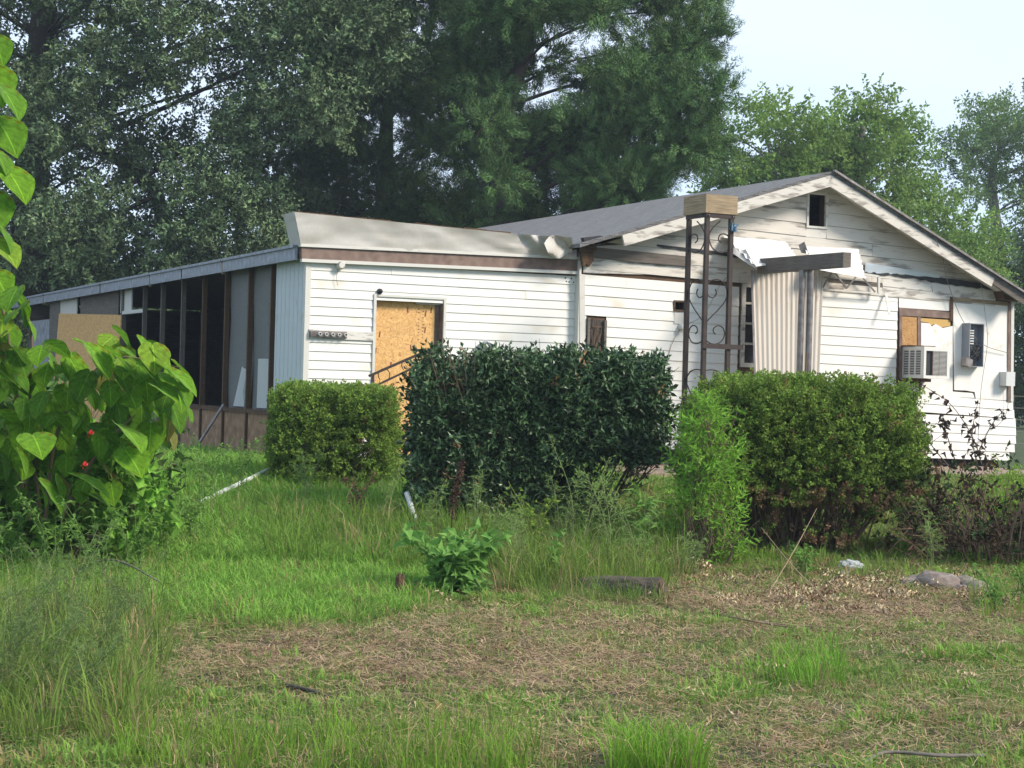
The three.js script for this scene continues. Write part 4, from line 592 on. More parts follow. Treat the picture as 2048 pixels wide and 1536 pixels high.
{
  const lg = [spray(20, .7, .16, .085, .1), spray(18, .6, .17, .09, .2)];
  const o = { geos: lg, mat: leafM(.95, .95, .95, .4), per: 80, color: [.195, .30, .07], k: .3, gap: -.14, gs: .7, r0: .3, r1: .08, bark: M.barkgrey, limbEvery: 2 };
  const pA = [[1420, 364], [1440, 274], [1490, 234], [1530, 206], [1580, 219], [1640, 254], [1690, 274], [1720, 354], [1720, 520], [1380, 520]];
  const pB = [[1610, 278], [1650, 228], [1665, 208], [1700, 206], [1720, 193], [1770, 210], [1790, 238], [1850, 253], [1868, 288], [1835, 328], [1850, 368], [1920, 388], [1975, 448], [2000, 500], [2010, 560], [1640, 560]];
  const hA = [[1500, 270, 18], [1600, 260, 20], [1530, 300, 20], [1470, 300, 22], [1440, 350, 20]], hB = [[1712, 265, 20], [1640, 235, 20], [1740, 230, 14], [1835, 255, 16], [1660, 280, 16]];
  mkTree('broadleaf_tree', 'sunny yellow green tree behind the gable, left of the taller crown', 'yellow green trees behind the house', [gnd(1540, 58), at(1545, 450, 58), at(1550, 370, 58), at(1545, 330, 58)], { ...o, clumps: crownClumps(pA, 32, 58, 2, .56, hA) });
  mkTree('broadleaf_tree', 'tallest sunny yellow green tree straight behind the gable peak', 'yellow green trees behind the house', [gnd(1720, 60), at(1715, 420, 60), at(1722, 300, 60), at(1725, 250, 60)], { ...o, clumps: crownClumps(pB, 32, 60, 2.4, .56, hB) });
  const pC = [[1880, 324], [1900, 264], [1935, 229], [1975, 224], [2000, 254], [2010, 224], [2030, 202], [2200, 144], [2260, 640], [2000, 640], [1985, 444], [1930, 384]];
  mkTree('hazy_tree', 'hazy green tree with airy branches beyond the right eave', null, [gnd(2010, 85), at(1995, 480, 85), at(1985, 350, 85), at(2000, 290, 85)], { ...o, per: 45, color: [.15, .235, .07], mat: leafM(.95, .95, .95, .3), clumps: crownClumps(pC, 36, 85, 3, .9, [[1990, 410, 22], [2030, 340, 20], [1960, 290, 14], [2020, 440, 22], [2040, 270, 16]]), r0: .4 });
  // edge of the wood along the far lawn, shade put into dark leaf colour
  for (const [x, y, d, h] of [[2060, 700, 72, 5], [2110, 720, 62, 6]]) { const b = gnd(x, d), c = []; for (let i = 0; i < 26; i++) c.push({ p: b.clone().add(V(rr(-2, 2), rr(.5, h), rr(-1.5, 1.5))), r: 1.0 }); mkTree('wood_edge_tree', 'green tree with shade in its leaf colour at the edge of the far lawn right of the house', 'trees along the far lawn', [b, b.clone().add(V(.1, h * .5, 0)), b.clone().add(V(0, h, 0))], { ...o, per: 40, color: [.05, .085, .025], clumps: c, r0: .16, r1: .05 }); }
  // thicket behind the annex, seen under the crowns; oak shade put into leaf colour
  for (const [x, d, h, w] of [[-250, 50, 4.5, 3], [-20, 51, 4, 3], [200, 52, 4.5, 3], [420, 53, 4, 3], [640, 54, 5, 3], [880, 56, 5, 3], [1120, 57, 4.5, 3.4], [1350, 58, 5, 3.4]]) { const b = gnd(x, d), c = []; for (let i = 0; i < 22; i++) c.push({ p: b.clone().add(V(rr(-w, w), rr(.4, h), rr(-1, 1))), r: 1.0 }); const far = x > 800; mkTree('thicket_shrub', far ? 'brighter undergrowth shrub glimpsed between the cedar trunks' : 'undergrowth shrub with shadow in its leaf colour beneath the oak behind the annex', far ? 'undergrowth between the cedars' : 'undergrowth under the oak', [b, b.clone().add(V(0, 1.5, 0)), b.clone().add(V(.2, h, 0))], { ...o, per: 42, color: far ? [.11, .18, .03] : [.04, .07, .022], clumps: c, r0: .1, r1: .03, gap: -.3 }); }
}

// ---------- clipped and overgrown shrubs ----------
function shrub(name, label, base, cells, opt) { // cells: [x,y,z,r] ellipsoid lobes relative to the base
  const T = thing(name, label, 'shrub', [base.x, base.y, base.z]); const { geos, mat, per, color, k = .35, gap = -.25, gs = 4, shell = .35, size = [.8, 1.2], flat = 1, bare = 0, stems = 26, dead = 0 } = opt;
  const sg = new GB(); for (let i = 0; i < stems; i++) { const c = pick(cells), e = V(c[0], c[1], c[2]).addScaledVector(rdir(), c[3] * .8), s = V(c[0] * .55 + rr(-.12, .12), -.04, c[2] * .4 + rr(-.1, .1)); sg.tube(smooth([s, s.clone().lerp(e, .5).add(V(rr(-.1, .1), rr(-.05, .1), rr(-.1, .1))), e], 7), rr(.008, .018), .003, 5, 0, false); for (let q = 0; q < 4; q++) { const f = e.clone().addScaledVector(rdir(), rr(.1, .35)); sg.tube([e.clone().lerp(s, rr(.1, .5)), f], .005, .002, 4, 0, false); } } sg.build('branches', M.twig, T);
  const items = geos.map(() => []), X = V(1, 0, 0);
  for (const c of cells) { const n = Math.round(per * c[3] * c[3] * (c[4] ?? 1)); for (let i = 0; i < n; i++) { const d = rdir(), rad = c[3] * Math.pow(rnd(), shell), p = V(c[0] + d.x * rad, c[1] + d.y * rad * flat, c[2] + d.z * rad); if (opt.box && (p.x < opt.box[0] || p.x > opt.box[1] || p.y > opt.box[2] + .05 * fbm(p.x * 3, p.z * 3) || p.y < .02)) continue; if (fbm((p.x + base.x) * gs, p.y * gs, p.z * gs, 3) < gap + (opt.thin ? opt.thin(p) : 0)) continue;
    const dir = d.clone().add(V(0, rr(0, .9), 0)).addScaledVector(rdir(), .7).normalize(); const q = new THREE.Quaternion().setFromUnitVectors(X, dir).multiply(new THREE.Quaternion().setFromAxisAngle(X, rr(0, 6.28))); items[Math.floor(rnd() * geos.length)].push([p, q, rr(...size), rnd() < dead ? vary([.2, .13, .06], .3) : vary(opt.tone ? opt.tone(p) : color, k)]); } }
  if (opt.block) { // clipped block: sprays fill a rounded box, thickest at its faces
    const [W, Hh, Dd, n, pw = 5] = opt.block;
    for (let i = 0; i < n;) { const p = V(rr(-.5, .5) * W, rr(.02, 1) * Hh, rr(-.5, .5) * Dd), u = Math.abs(p.x) / (W / 2), v = Math.max(0, p.y / (Hh * (opt.topf ? opt.topf(p.x) : 1)) * 2 - 1), w = Math.abs(p.z) / (Dd / 2), e = Math.pow(Math.pow(u, pw) + Math.pow(v, pw) + Math.pow(w, pw), 1 / pw) + (opt.rough || .32) * fbm((p.x + base.x) * 3.2, p.y * 3.2, p.z * 3.2, 3); i++;
      if (e > 1 || (e < .72 && rnd() < .6)) continue; if (fbm((p.x + base.x) * gs, p.y * gs, p.z * gs, 3) < gap + (opt.thin ? opt.thin(p) : 0)) continue;
      const d = V(p.x / W * u * 2, .35 + v, p.z / Dd * w * 2).addScaledVector(rdir(), .6).normalize(), q = new THREE.Quaternion().setFromUnitVectors(X, d).multiply(new THREE.Quaternion().setFromAxisAngle(X, rr(0, 6.28))); items[Math.floor(rnd() * geos.length)].push([p, q, rr(...size), rnd() < dead ? vary([.2, .13, .06], .3) : vary(opt.tone ? opt.tone(p) : color, k)]); } }
  geos.forEach((g, j) => inst('foliage', g, mat, items[j], T)); return T;
}
const boxLeaf = [spray(14, .10, .034, .021, 0), spray(14, .12, .032, .02, 0)], bigLeaf = [spray(9, .15, .068, .036, .1), spray(10, .17, .064, .034, .1)], lanceLeaf = [spray(10, .2, .085, .019, -.1, .6)];
const glossy = leafM(.95, .95, .95, 0, .33), softLeaf = leafM(.95, .95, .95, .35);
{
  let d = 19.2, b = gnd(674, d), w = 238 / FPX * d, h = 1.05, cells = []; b.y -= .03; for (let i = 0; i < 40; i++) cells.push([rr(-.5, .5) * (w - .3), rr(.3, h - .1), rr(-.3, .3), .2, 0]);
  shrub('boxwood_hedge', 'clipped light green boxwood block at the corner of the annex', b, cells, { geos: boxLeaf, mat: softLeaf, per: 900, color: [.19, .29, .05], gap: -.3, dead: .02, block: [w, h, 1.0, 13000, 6], thin: p => p.y < .3 ? .25 : (p.x > .2 && p.y < .8 ? .24 : 0) });
  d = 17.2; b = gnd(1078, d); w = 455 / FPX * d; h = 1.6; cells = []; for (let i = 0; i < 70; i++) cells.push([rr(-.5, .5) * (w - .3), rr(.3, h - .05), rr(-.38, .38), .16, 0]); for (let i = 0; i < 26; i++) cells.push([rr(-.5, .5) * w, h - .2 + rr(0, .16), rr(-.3, .4), .08, 4]); for (let i = 0; i < 14; i++) cells.push([(rnd() < .5 ? -.5 : .5) * w * rr(.95, 1.06), rr(.35, h - .1), rr(-.3, .4), .1, 4]);
  shrub('dark_hedge', 'dark glossy leaved square hedge in front of the boarded door', b, cells, { geos: bigLeaf, mat: glossy, per: 330, color: [.055, .10, .04], k: .55, gap: -.3, gs: 3.2, dead: .015, stems: 60, rough: .75, block: [w * 1.04, h, 1.0, 17000, 5], topf: x => (x < .1 ? .945 : 1) - .09 * Math.abs(fbm(x * 2.2, 3)), thin: p => (p.y < .85 && p.x > -.6 ? .17 : 0) + (p.x > w * .2 && p.y < .62 ? .4 : 0) + (p.x < -w * .4 && p.y < .6 ? .2 : 0) });
  d = 16.2; b = gnd(1606, d); w = 462 / FPX * d; h = (1092 - 745) / FPX * d - .08; cells = []; for (let i = 0; i < 90; i++) cells.push([rr(-.5, .5) * (w - .4), rr(.25, h - .2), rr(-.42, .42), .2, 0]);
  shrub('boxwood_hedge', 'big rounded boxwood hedge, bare brown twigs below, in front of the gable', b, cells, { geos: boxLeaf, mat: softLeaf, per: 760, color: [.17, .26, .046], k: .45, gap: -.3, dead: .03, stems: 210, block: [w, h, 1.2, 26000, 3.4], tone: p => p.y < .6 + .4 * fbm(p.x * 2, p.z * 2) && rnd() < .5 ? [.24, .15, .085] : [.17, .26, .046], thin: p => p.y < .62 ? .2 + (p.y < .4 ? .3 : 0) : 0 });
  d = 15.2; b = gnd(1432, d); h = 1.42; cells = []; for (let i = 0; i < 34; i++) { const y = rr(.12, h - .1), r = .25 * (1 - Math.pow(y / h, 2) * .8); cells.push([rr(-r, r) - .03, y, rr(-r, r), .11]); }
  shrub('willow_leaved_sapling', 'bright green narrow leaved sapling growing in front of the big boxwood', b, cells, { geos: lanceLeaf, mat: leafM(.95, .95, .95, .4), per: 850, color: [.2, .38, .05], k: .3, gap: -.5, up: 1, stems: 30 });
  // brush heap, fern clump and dead vine at the right
  d = 15.6; b = gnd(1985, d); cells = []; for (let i = 0; i < 60; i++) cells.push([rr(-.75, .9), rr(.1, .75), rr(-.4, .4), .2]);
  shrub('brush_heap', 'dark tangled heap of brown cut brush beside the big boxwood', b, cells, { geos: bigLeaf, mat: leafM(.9, .9, .9, .15, .6), per: 170, color: [.045, .05, .022], k: .5, gap: -.1, stems: 110, tone: () => rnd() < .55 ? [.07, .045, .028] : [.045, .07, .025] });
  d = 17.2; b = gnd(2045, d); b.y -= .03; cells = []; for (let i = 0; i < 26; i++) cells.push([rr(-.3, .6), rr(.12, .55), rr(-.3, .3), .14]);
  shrub('feathery_shrub', 'light green feathery shrub below the right house corner', b, cells, { geos: lanceLeaf, mat: leafM(.9, .9, .9, .4, .5), per: 420, color: [.22, .36, .05], gap: -.4 });
  { const b2 = gnd(1930, 17.4), T = thing('dead_vine', 'bare arching stems with shrivelled dark leaves before the siding skirt', 'dead plant', [b2.x, b2.y, b2.z]), s = new GB(), l = new GB(); const P = (x, y) => rel(at(x, y, 17.4), b2);
    for (const st of [[[1965, 930], [1950, 880], [1905, 810], [1850, 770]], [[1940, 930], [1985, 850], [2005, 820]], [[1915, 930], [1890, 860], [1880, 830]], [[1960, 940], [1940, 870], [1960, 800]], [[1900, 940], [1860, 880], [1850, 840]]]) { const c = smooth(st.map(p => P(...p).add(V(0, 0, rr(-.1, .1)))), 18); s.tube(c, .007, .003, 5); for (let i = 3; i < c.length; i++) if (rnd() < .75) for (let q = 0; q < 2; q++) l.leaf(c[i].clone().add(rdir().multiplyScalar(.03)), rdir().add(V(0, -.8, 0)).normalize(), rdir(), rr(.05, .1), rr(.03, .05), .5, .4); }
    s.build('stems', M.twig, T); const f = l.build('dead_leaves', std({ color: C(.05, .03, .026), roughness: .9, side: THREE.DoubleSide }), T); f.userData.kind = 'stuff'; }
}

// ---------- large-leaved catalpa at the left ----------
const heart = (() => { const pts = [], n = 16; const g = new THREE.BufferGeometry(), pos = [], I = [], uv = []; const prof = t => .5 * Math.pow(Math.sin(Math.PI * Math.min(1, t * .96 + .04)), .75) * (1.15 - .55 * t); const rows = 9;
  for (let i = 0; i <= rows; i++) { const t = i / rows, w = i === rows ? 0.004 : prof(t) + .02; for (let j = -3; j <= 3; j++) { const u = j / 3; pos.push(u * w, .10 * Math.abs(u) * w * 2 - .22 * t * t + .012 * Math.sin(t * 16 + j * 2) * Math.abs(u), t - (Math.abs(u) > .3 ? .10 * Math.max(0, 1 - t * 4) : 0)); uv.push(u * .5 + .5, t); } }
  for (let i = 0; i < rows; i++) for (let j = 0; j < 6; j++) { const a = i * 7 + j; I.push(a, a + 7, a + 1, a + 1, a + 7, a + 8); } g.setAttribute('position', new THREE.Float32BufferAttribute(pos, 3)); g.setAttribute('uv', new THREE.Float32BufferAttribute(uv, 2)); g.setIndex(I); g.computeVertexNormals(); return g; })();
const veinT = tex(256, (u, v) => { const x = Math.abs(u - .5) * 2, vein = Math.max(0, 1 - Math.abs(((v * 7 - x * 2.6) % 1 + 1) % 1 - .5) * 14) * .5 + (x < .04 ? 1 : 0); const br = sstep(.16, .3, tn(u, v, 5, 12, 3)), k = 190 + 55 * vein + 110 * tn(u, v, 8, 3, 3); return [k + 20 * br, k * (1 - .3 * br), k * .92 * (1 - .4 * br)]; });
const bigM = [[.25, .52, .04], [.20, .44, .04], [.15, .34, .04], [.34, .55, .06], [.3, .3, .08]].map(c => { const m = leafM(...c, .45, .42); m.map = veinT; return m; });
{
  const B = gnd(120, 13.2), T = thing('catalpa_sapling', 'bright green catalpa with huge heart shaped leaves spreading over the yard edge', 'tree', [B.x, B.y, B.z]);
  const P = (x, y, d) => rel(at(x, y, d), B), sg = new GB();
  const stems = [[[60, 1040, 13.2], [30, 760, 13], [-30, 400, 12.8], [-40, 40, 12.8]], [[90, 1040, 13.2], [120, 850, 13], [220, 720, 12.8], [360, 735, 12.6]], [[80, 1040, 13.3], [60, 800, 13], [60, 650, 12.8], [30, 580, 12.8]], [[120, 1040, 13.1], [200, 900, 12.8], [270, 830, 12.6]], [[60, 1040, 13.2], [20, 900, 13], [-80, 760, 13]]];
  for (const s of stems) sg.tube(smooth(s.map(p => P(...p)), 16), .016, .005, 6); sg.build('stems', M.twig, T);
  const put = (x, y, d, L, yaw, pitch, roll, m) => { const o = mesh('leaf', heart, m || pick(bigM), T); o.position.copy(P(x, y, d)); o.rotation.set(pitch, yaw, roll, 'YXZ'); o.scale.set(L * .92, L, L); };
  // hanging leaves of the upright shoot at the frame edge
  for (const [x, y] of [[-2, 90], [-6, 150], [10, 185], [8, 255], [-5, 310], [22, 350], [-8, 400], [-4, 455], [-6, 490], [0, 560]]) put(x - 12, y - 15, rr(12.5, 12.9), rr(.26, .36), rr(.5, 1.3), rr(.5, 1.0), rr(-.4, .4), pick([bigM[0], bigM[1], bigM[3]]));
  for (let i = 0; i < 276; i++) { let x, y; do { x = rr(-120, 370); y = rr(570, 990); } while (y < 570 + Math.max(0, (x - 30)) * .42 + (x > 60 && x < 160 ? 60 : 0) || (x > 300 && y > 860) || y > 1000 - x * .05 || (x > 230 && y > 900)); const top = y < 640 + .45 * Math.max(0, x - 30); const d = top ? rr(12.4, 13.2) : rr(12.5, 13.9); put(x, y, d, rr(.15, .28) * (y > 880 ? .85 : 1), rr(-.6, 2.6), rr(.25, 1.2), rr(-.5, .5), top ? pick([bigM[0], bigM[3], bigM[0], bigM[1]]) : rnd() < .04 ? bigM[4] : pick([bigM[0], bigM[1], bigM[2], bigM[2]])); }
  for (const [x, y, L, yaw] of [[340, 728, .3, 1.5], [365, 742, .26, 1.45], [325, 765, .27, 1.2], [262, 850, .34, .9], [275, 900, .3, .7], [170, 950, .32, 1.4], [105, 960, .3, 1.2], [90, 870, .32, .5], [200, 690, .3, 1.2], [240, 700, .3, 1.4], [290, 720, .3, 1.5]]) put(x - 25, y, 12.4, L, yaw, rr(.3, .7), rr(-.3, .3), bigM[0]);
  const fl = thing('red_flower', 'small red blossom among the weeds under the catalpa', 'flower', [at(181, 868, 12.4).x, at(181, 868, 12.4).y, -12.4], 0, 'red blossoms in the weeds'); const fg = new GB(); for (let i = 0; i < 9; i++) fg.leaf(V(0, 0, 0), rdir().add(V(0, .3, .5)).normalize(), rdir(), .035, .02); fg.build('petals', std({ color: C(.42, .015, .01), roughness: .7, side: THREE.DoubleSide }), fl);
  const f2 = fl.clone(); f2.name = uniq('red_flower'); f2.position.copy(at(169, 931, 12.2)); scene.add(f2);
  { const b = gnd(95, 13.7), cells = []; for (let i = 0; i < 46; i++) cells.push([rr(-1.1, .85), rr(.15, .85), rr(-.35, .35), .18]); shrub('leafy_undergrowth', 'fresh green leafy weeds massed round the foot of the catalpa', b, cells, { geos: [spray(7, .16, .1, .075, .1)], mat: softLeaf, per: 330, color: [.17, .35, .05], k: .45, gap: -.3, stems: 20 }); }
  // dark undergrowth behind and below
  const b = gnd(60, 14.6), cells = []; for (let i = 0; i < 70; i++) cells.push([rr(-1.4, 1.0), rr(.1, 1.25), rr(-.5, .5), .24]);
  shrub('undergrowth_bush', 'dark leafy undergrowth behind the catalpa leaves', b, cells, { geos: [spray(8, .2, .1, .06, .1)], mat: softLeaf, per: 260, color: [.085, .16, .04], k: .4, gap: -.3, thin: p => p.x > .3 && p.y > .8 ? .3 : 0 });
}

// ---------- grass and weeds ----------
function tuft(n, h0, h1, w, spread, lean) { const g = new GB(); for (let i = 0; i < n; i++) { const a = rr(0, 6.28), r = spread * Math.sqrt(rnd()), o = V(Math.cos(a), 0, Math.sin(a)), p = V(Math.cos(a + rr(-1, 1)) * r, -.01, Math.sin(a + rr(-1, 1)) * r), l = rr(.2, 1) * lean; g.blade(p, V(rr(-.1, .1), 1, rr(-.1, .1)).normalize(), o, rr(h0, h1), w * rr(.7, 1.2), l); } return g.geo(); }
const grassM = leafM(.95, .95, .95, .4, .5), strawM = std({ color: C(.95, .95, .95), roughness: .9, side: THREE.DoubleSide });
{
  const short = [tuft(11, .025, .07, .006, .05, 1), tuft(11, .02, .05, .0068, .06, 1.4)], mid = [tuft(11, .06, .17, .0075, .06, 1.1), tuft(10, .05, .14, .008, .06, 1.5)], tall = [tuft(9, .2, .5, .010, .08, .9), tuft(7, .25, .6, .009, .07, 1.2)];
  const IS = [[], []], IM = [[], []], IT = [[], []], ST = []; const fx = d => d * .315 + .5;
  for (let i = 0; i < 105000; i++) { const d = Math.sqrt(rr(6.4 * 6.4, 24 * 24)), x = rr(-1, 1) * fx(d), z = -d; if (d > 15 && rnd() < .45) continue; const dry = dryAt(x, z), lush = lushAt(x, z), n = fbm(x * 1.5, z * 1.5, 7), p = V(x, terrain(x, z), z); const l = toL(p); if (l.z < .15 && l.x > -.3) continue; if (l.z < 2.35 && l.x > 3.8) continue;
    if (rnd() < dry * .72) continue; const c = lush > .4 ? [.21, .385, .06] : n > .06 ? [.2, .335, .06] : [.21, .30, .075]; const m = rnd() < (lush > .4 ? .07 : .2) ? [.3, .26, .1] : c;
    if (lush > .35 && rnd() < lush) IM[i % 2].push([p, Q(rr(0, 6.28), rr(-.2, .2), rr(-.2, .2)), rr(.6, 1.3) * (d > 14 ? 1.35 : 1), vary(m, .28)]);
    else { const tallp = sstep(.02, .25, n) * (1 - dry); IS[i % 2].push([p, Q(rr(0, 6.28), rr(-.25, .25), rr(-.25, .25)), rr(.6, 1.3) * (1 + tallp * .9) * (d > 13 ? 1.6 : 1), vary(m, .28)]); if (rnd() < tallp * .16) IM[i % 2].push([p, Q(rr(0, 6.28)), rr(.45, .95), vary(c, .25)]); } }
  // taller fringe at the shrub line, at the bottom left corner and along the front edge
  const fringe = (n, px0, px1, d0, d1, s0, s1, c) => { for (let i = 0; i < n; i++) { const d = rr(d0, d1), x = (rr(px0, px1) - 1024) / FPX * d, z = -d; IT[i % 2].push([V(x, terrain(x, z), z), Q(rr(0, 6.28), rr(-.2, .2), rr(-.2, .2)), rr(s0, s1), vary(rnd() < .15 ? [.36, .29, .14] : c, .3)]); } };
  fringe(260, -60, 350, 11.8, 13.6, .35, .6, [.19, .36, .05]); fringe(700, -50, 560, 15, 20, .3, .7, [.16, 0.29, .04]); fringe(1500, 540, 1380, 14.0, 17, .35, 1.0, [.15, 0.25, .04]); fringe(420, 1020, 1340, 12.9, 14.6, .4, .9, [.17, 0.26, .045]); fringe(500, -60, 330, 7.2, 11.5, .4, .9, [.17, 0.26, .05]); fringe(330, 250, 1100, 6.7, 7.6, .3, .55, [.17, 0.30, .035]); fringe(120, 1250, 1420, 6.8, 7.2, .35, .6, [.18, 0.35, .035]); fringe(90, 1560, 1700, 9.0, 10.2, .3, .55, [.17, 0.34, .04]); fringe(60, 1960, 2100, 12, 14, .3, .6, [.17, 0.29, .04]); fringe(130, 1080, 1350, 12.45, 12.85, .2, .5, [.15, .25, .05]); fringe(60, 1500, 1900, 14.2, 15.2, .3, .6, [.18, 0.33, .04]);
  for (let i = 0; i < 52000; i++) { const d = Math.sqrt(rr(6.4 * 6.4, 15.5 * 15.5)), x = rr(-1, 1) * fx(d), z = -d, dry = dryAt(x, z); if (rnd() > .22 + dry * .9) continue; ST.push([V(x, terrain(x, z) + rr(.002, .03), z), Q(rr(0, 6.28), rr(-.3, .3), rr(-.25, .25)), V(rr(.5, 1.5), 1, rr(.7, 1.6)), vary(rnd() < .25 ? [.19, .1, .05] : [.36, .245, .135], .35)]); }
  const strawG = (() => { const g = new GB(); for (let i = 0; i < 8; i++) { const a = rr(0, 6.28), p = V(rr(-.1, .1), rr(-.005, .014), rr(-.1, .1)), l = rr(.02, .075), dv = V(Math.cos(a) * l, rr(-.006, .012), Math.sin(a) * l), s = V(-Math.sin(a), 0, Math.cos(a)).multiplyScalar(.0013); g.quad(p.clone().add(s), p.clone().sub(s), p.clone().add(dv).sub(s), p.clone().add(dv).add(s)); } return g.geo(); })();
  const lab = (o, t, c) => tag(o, t, c, null, 'stuff');
  short.forEach((g, j) => lab(inst('short_grass', g, grassM, IS[j]), 'short mown green grass over the yard', 'grass')); mid.forEach((g, j) => lab(inst('lush_grass', g, grassM, IM[j]), 'longer lush bright green grass at the left', 'grass')); tall.forEach((g, j) => lab(inst('tall_grass', g, grassM, IT[j]), 'tall arching grass along the shrubs and front edge', 'grass'));
  lab(inst('straw_litter', strawG, strawM, ST), 'dry brown clippings on the browned turf', 'straw');
  // tan dead leaves along the brush
  const dl = (() => { const g = new GB(); for (let i = 0; i < 5; i++) g.leaf(V(rr(-.05, .05), rr(0, .03), rr(-.05, .05)), rdir().multiply(V(1, .35, 1)).normalize(), rdir().add(V(0, 1, 0)).normalize(), rr(.022, .048), rr(.012, .024), .4, .5); return g.geo(); })(), DL = [];
  const patch = (n, cx, cd, rx, rd, h) => { for (let i = 0; i < n; i++) { const a = rr(0, 6.28), r = Math.sqrt(rnd()), x = cx + Math.cos(a) * r * rx, d = cd + Math.sin(a) * r * rd; if (fbm(x * 2, d * 2) < -.02 + .22 * r * r) continue; DL.push([V(x, terrain(x, -d) + rr(0, h * (1 - r)), -d), Q(rr(0, 6.28), rr(-.5, .5), rr(-.5, .5)), rr(.7, 1.4), vary(pick([[.34, .24, .13], [.5, .39, .23], [.17, .1, .05], [.42, .33, .2]]), .3)]); } };
  patch(3600, 3.0, 13.7, 3.1, 1.5, .06); patch(420, 2.4, 12.7, 1.5, .5, .05); patch(420, 1.35, 14.6, .6, .4, .16); patch(60, 1.02, 8.0, .16, .08, .04); patch(300, 1.6, 10.5, 3, 2.5, .01);
  lab(inst('dead_leaf_litter', dl, strawM, DL), 'tan and brown dead leaves strewn before the brush', 'dead leaves');
}
// single plants
function plant(name, label, b, h, n, { lean = .25, leafL = .08, leafW = .03, per = 16, color = [.12, .22, .04], r = .006, sub = 3, from = .15, tr = .4, group, cat = 'weed', spread = .1, droop = .2 }) {
  const T = thing(name, label, cat, [b.x, b.y, b.z], 0, group), s = new GB(), l = new GB();
  for (let i = 0; i < n; i++) { const a = rr(0, 6.28), o = V(Math.cos(a), 0, Math.sin(a)), H = h * rr(.65, 1), c = smooth([V(o.x * spread * rnd(), -.02, o.z * spread * rnd()), V(o.x * lean * H * .3, H * .55, o.z * lean * H * .3), V(o.x * lean * H, H, o.z * lean * H)], 14); s.tube(c, r, r * .35, 5, 0, false);
    for (let q = 0; q < per; q++) { const t = rr(from, 1), k = Math.min(13, Math.floor(t * 14)), p = c[k].clone().lerp(c[k + 1], rnd()), d = V(rr(-1, 1), rr(-.1, .8) - droop, rr(-1, 1)).normalize(); if (sub) { const e = p.clone().addScaledVector(d, leafL * rr(1, 2.4) * (1.2 - t * .6)); s.tube([p, e], r * .4, r * .2, 3, 0, false); for (let w = 0; w < sub; w++) l.leaf(p.clone().lerp(e, rr(.3, 1)), d.clone().addScaledVector(rdir(), .7).normalize(), rdir().add(V(0, 1, 0)).normalize(), leafL * rr(.6, 1.1), leafW * rr(.7, 1.2)); } else l.leaf(p, d, rdir().add(V(0, 1.2, 0)).normalize(), leafL * rr(.6, 1.2), leafW * rr(.7, 1.2), .2, .25); } }
  s.build('stems', leafM(color[0] * .9, color[1] * .8, color[2], 0, .7), T); const f = l.build('leaves', leafM(...color.map(v => v * 1.2), tr, .6), T); f.userData.kind = 'stuff'; return T;
}
plant('broadleaf_weed', 'leafy green weed clump beside the log in the lawn', gnd(915, 12.7), .48, 36, { lean: .85, leafL: .14, leafW: .075, per: 15, sub: 0, color: [.14, .28, .06], spread: .34, from: .05 });
plant('broadleaf_weed', 'upright leafy weed rising behind the low leafy clump', gnd(1105, 13.4), .5, 4, { leafL: .11, leafW: .05, per: 12, sub: 0, color: [.13, .25, .05] });
plant('lance_leaved_weed', 'upright weed with long pointed leaves in front of the dark hedge', gnd(1300, 14.8), .75, 3, { leafL: .2, leafW: .03, per: 20, sub: 0, color: [.11, .22, .04], lean: .12 });
plant('yellowing_weed', 'small weed with red tinted tips before the dark hedge', gnd(1075, 15.2), .75, 5, { leafL: .06, leafW: .035, per: 16, sub: 2, color: [.17, .25, .04], lean: .35 });
plant('dead_stalk', 'dark rusty brown seed stalk standing before the dark hedge', gnd(905, 14.3), 1.05, 1, { leafL: .025, leafW: .016, per: 170, sub: 2, color: [.07, .032, .02], lean: .16, from: .45, r: .007, cat: 'dead plant', tr: 0 });
plant('dead_stalk', 'short rusty brown dead stalk by the light boxwood block', gnd(720, 16.5), .6, 3, { leafL: .03, leafW: .02, per: 40, sub: 2, color: [.1, .05, .03], lean: .3, from: .3, cat: 'dead plant', tr: 0 });
for (const [x, d, h, t] of [[860, 15.6, .6, 'wispy weed beside the short white pipe end'], [780, 16.6, .7, 'wispy weed in the gap between the two left hedges'], [620, 17.6, .6, 'wispy weed in tall grass before the light boxwood block'], [1130, 15.4, .9, 'wispy weed standing close against the dark hedge'], [1290, 13.6, .8, 'wispy weed rising behind the end of the log'], [1060, 13.8, .7, 'wispy weed just behind the leafy weed clump'], [960, 15.4, .8, 'wispy weed next to the rusty seed stalk'], [1390, 14.2, .5, 'wispy weed at the foot of the bright sapling'], [1880, 15.0, .7, 'wispy weed growing from the brush heap'], [1170, 14.6, 1.15, 'tallest wispy branching weed before the dark hedge'], [1235, 14.2, .95, 'wispy branching weed leaning right before the dark hedge'], [1020, 14.6, .6, 'low wispy weed at the foot of the dark hedge']]) plant('wispy_weed', t, gnd(x, d), h, 3, { leafL: .05, leafW: .007, per: 30, sub: 4, color: [.19, .28, .08], lean: .35, r: .004, from: .3 });
for (const [x, d, h] of [[60, 9.2, .62], [150, 9.9, .7], [215, 9.0, .5], [20, 8.2, .55], [110, 8.3, .5], [270, 10.2, .55], [-10, 10.6, .75], [190, 7.8, .4]]) plant('feathery_weed', 'fine feathery green weed in the front left grass', gnd(x, d), h, 7, { leafL: .035, leafW: .004, per: 42, sub: 5, color: [.13, .2, .06], lean: .45, r: .003, from: .1, group: 'feathery weeds in the front left grass', spread: .2 });
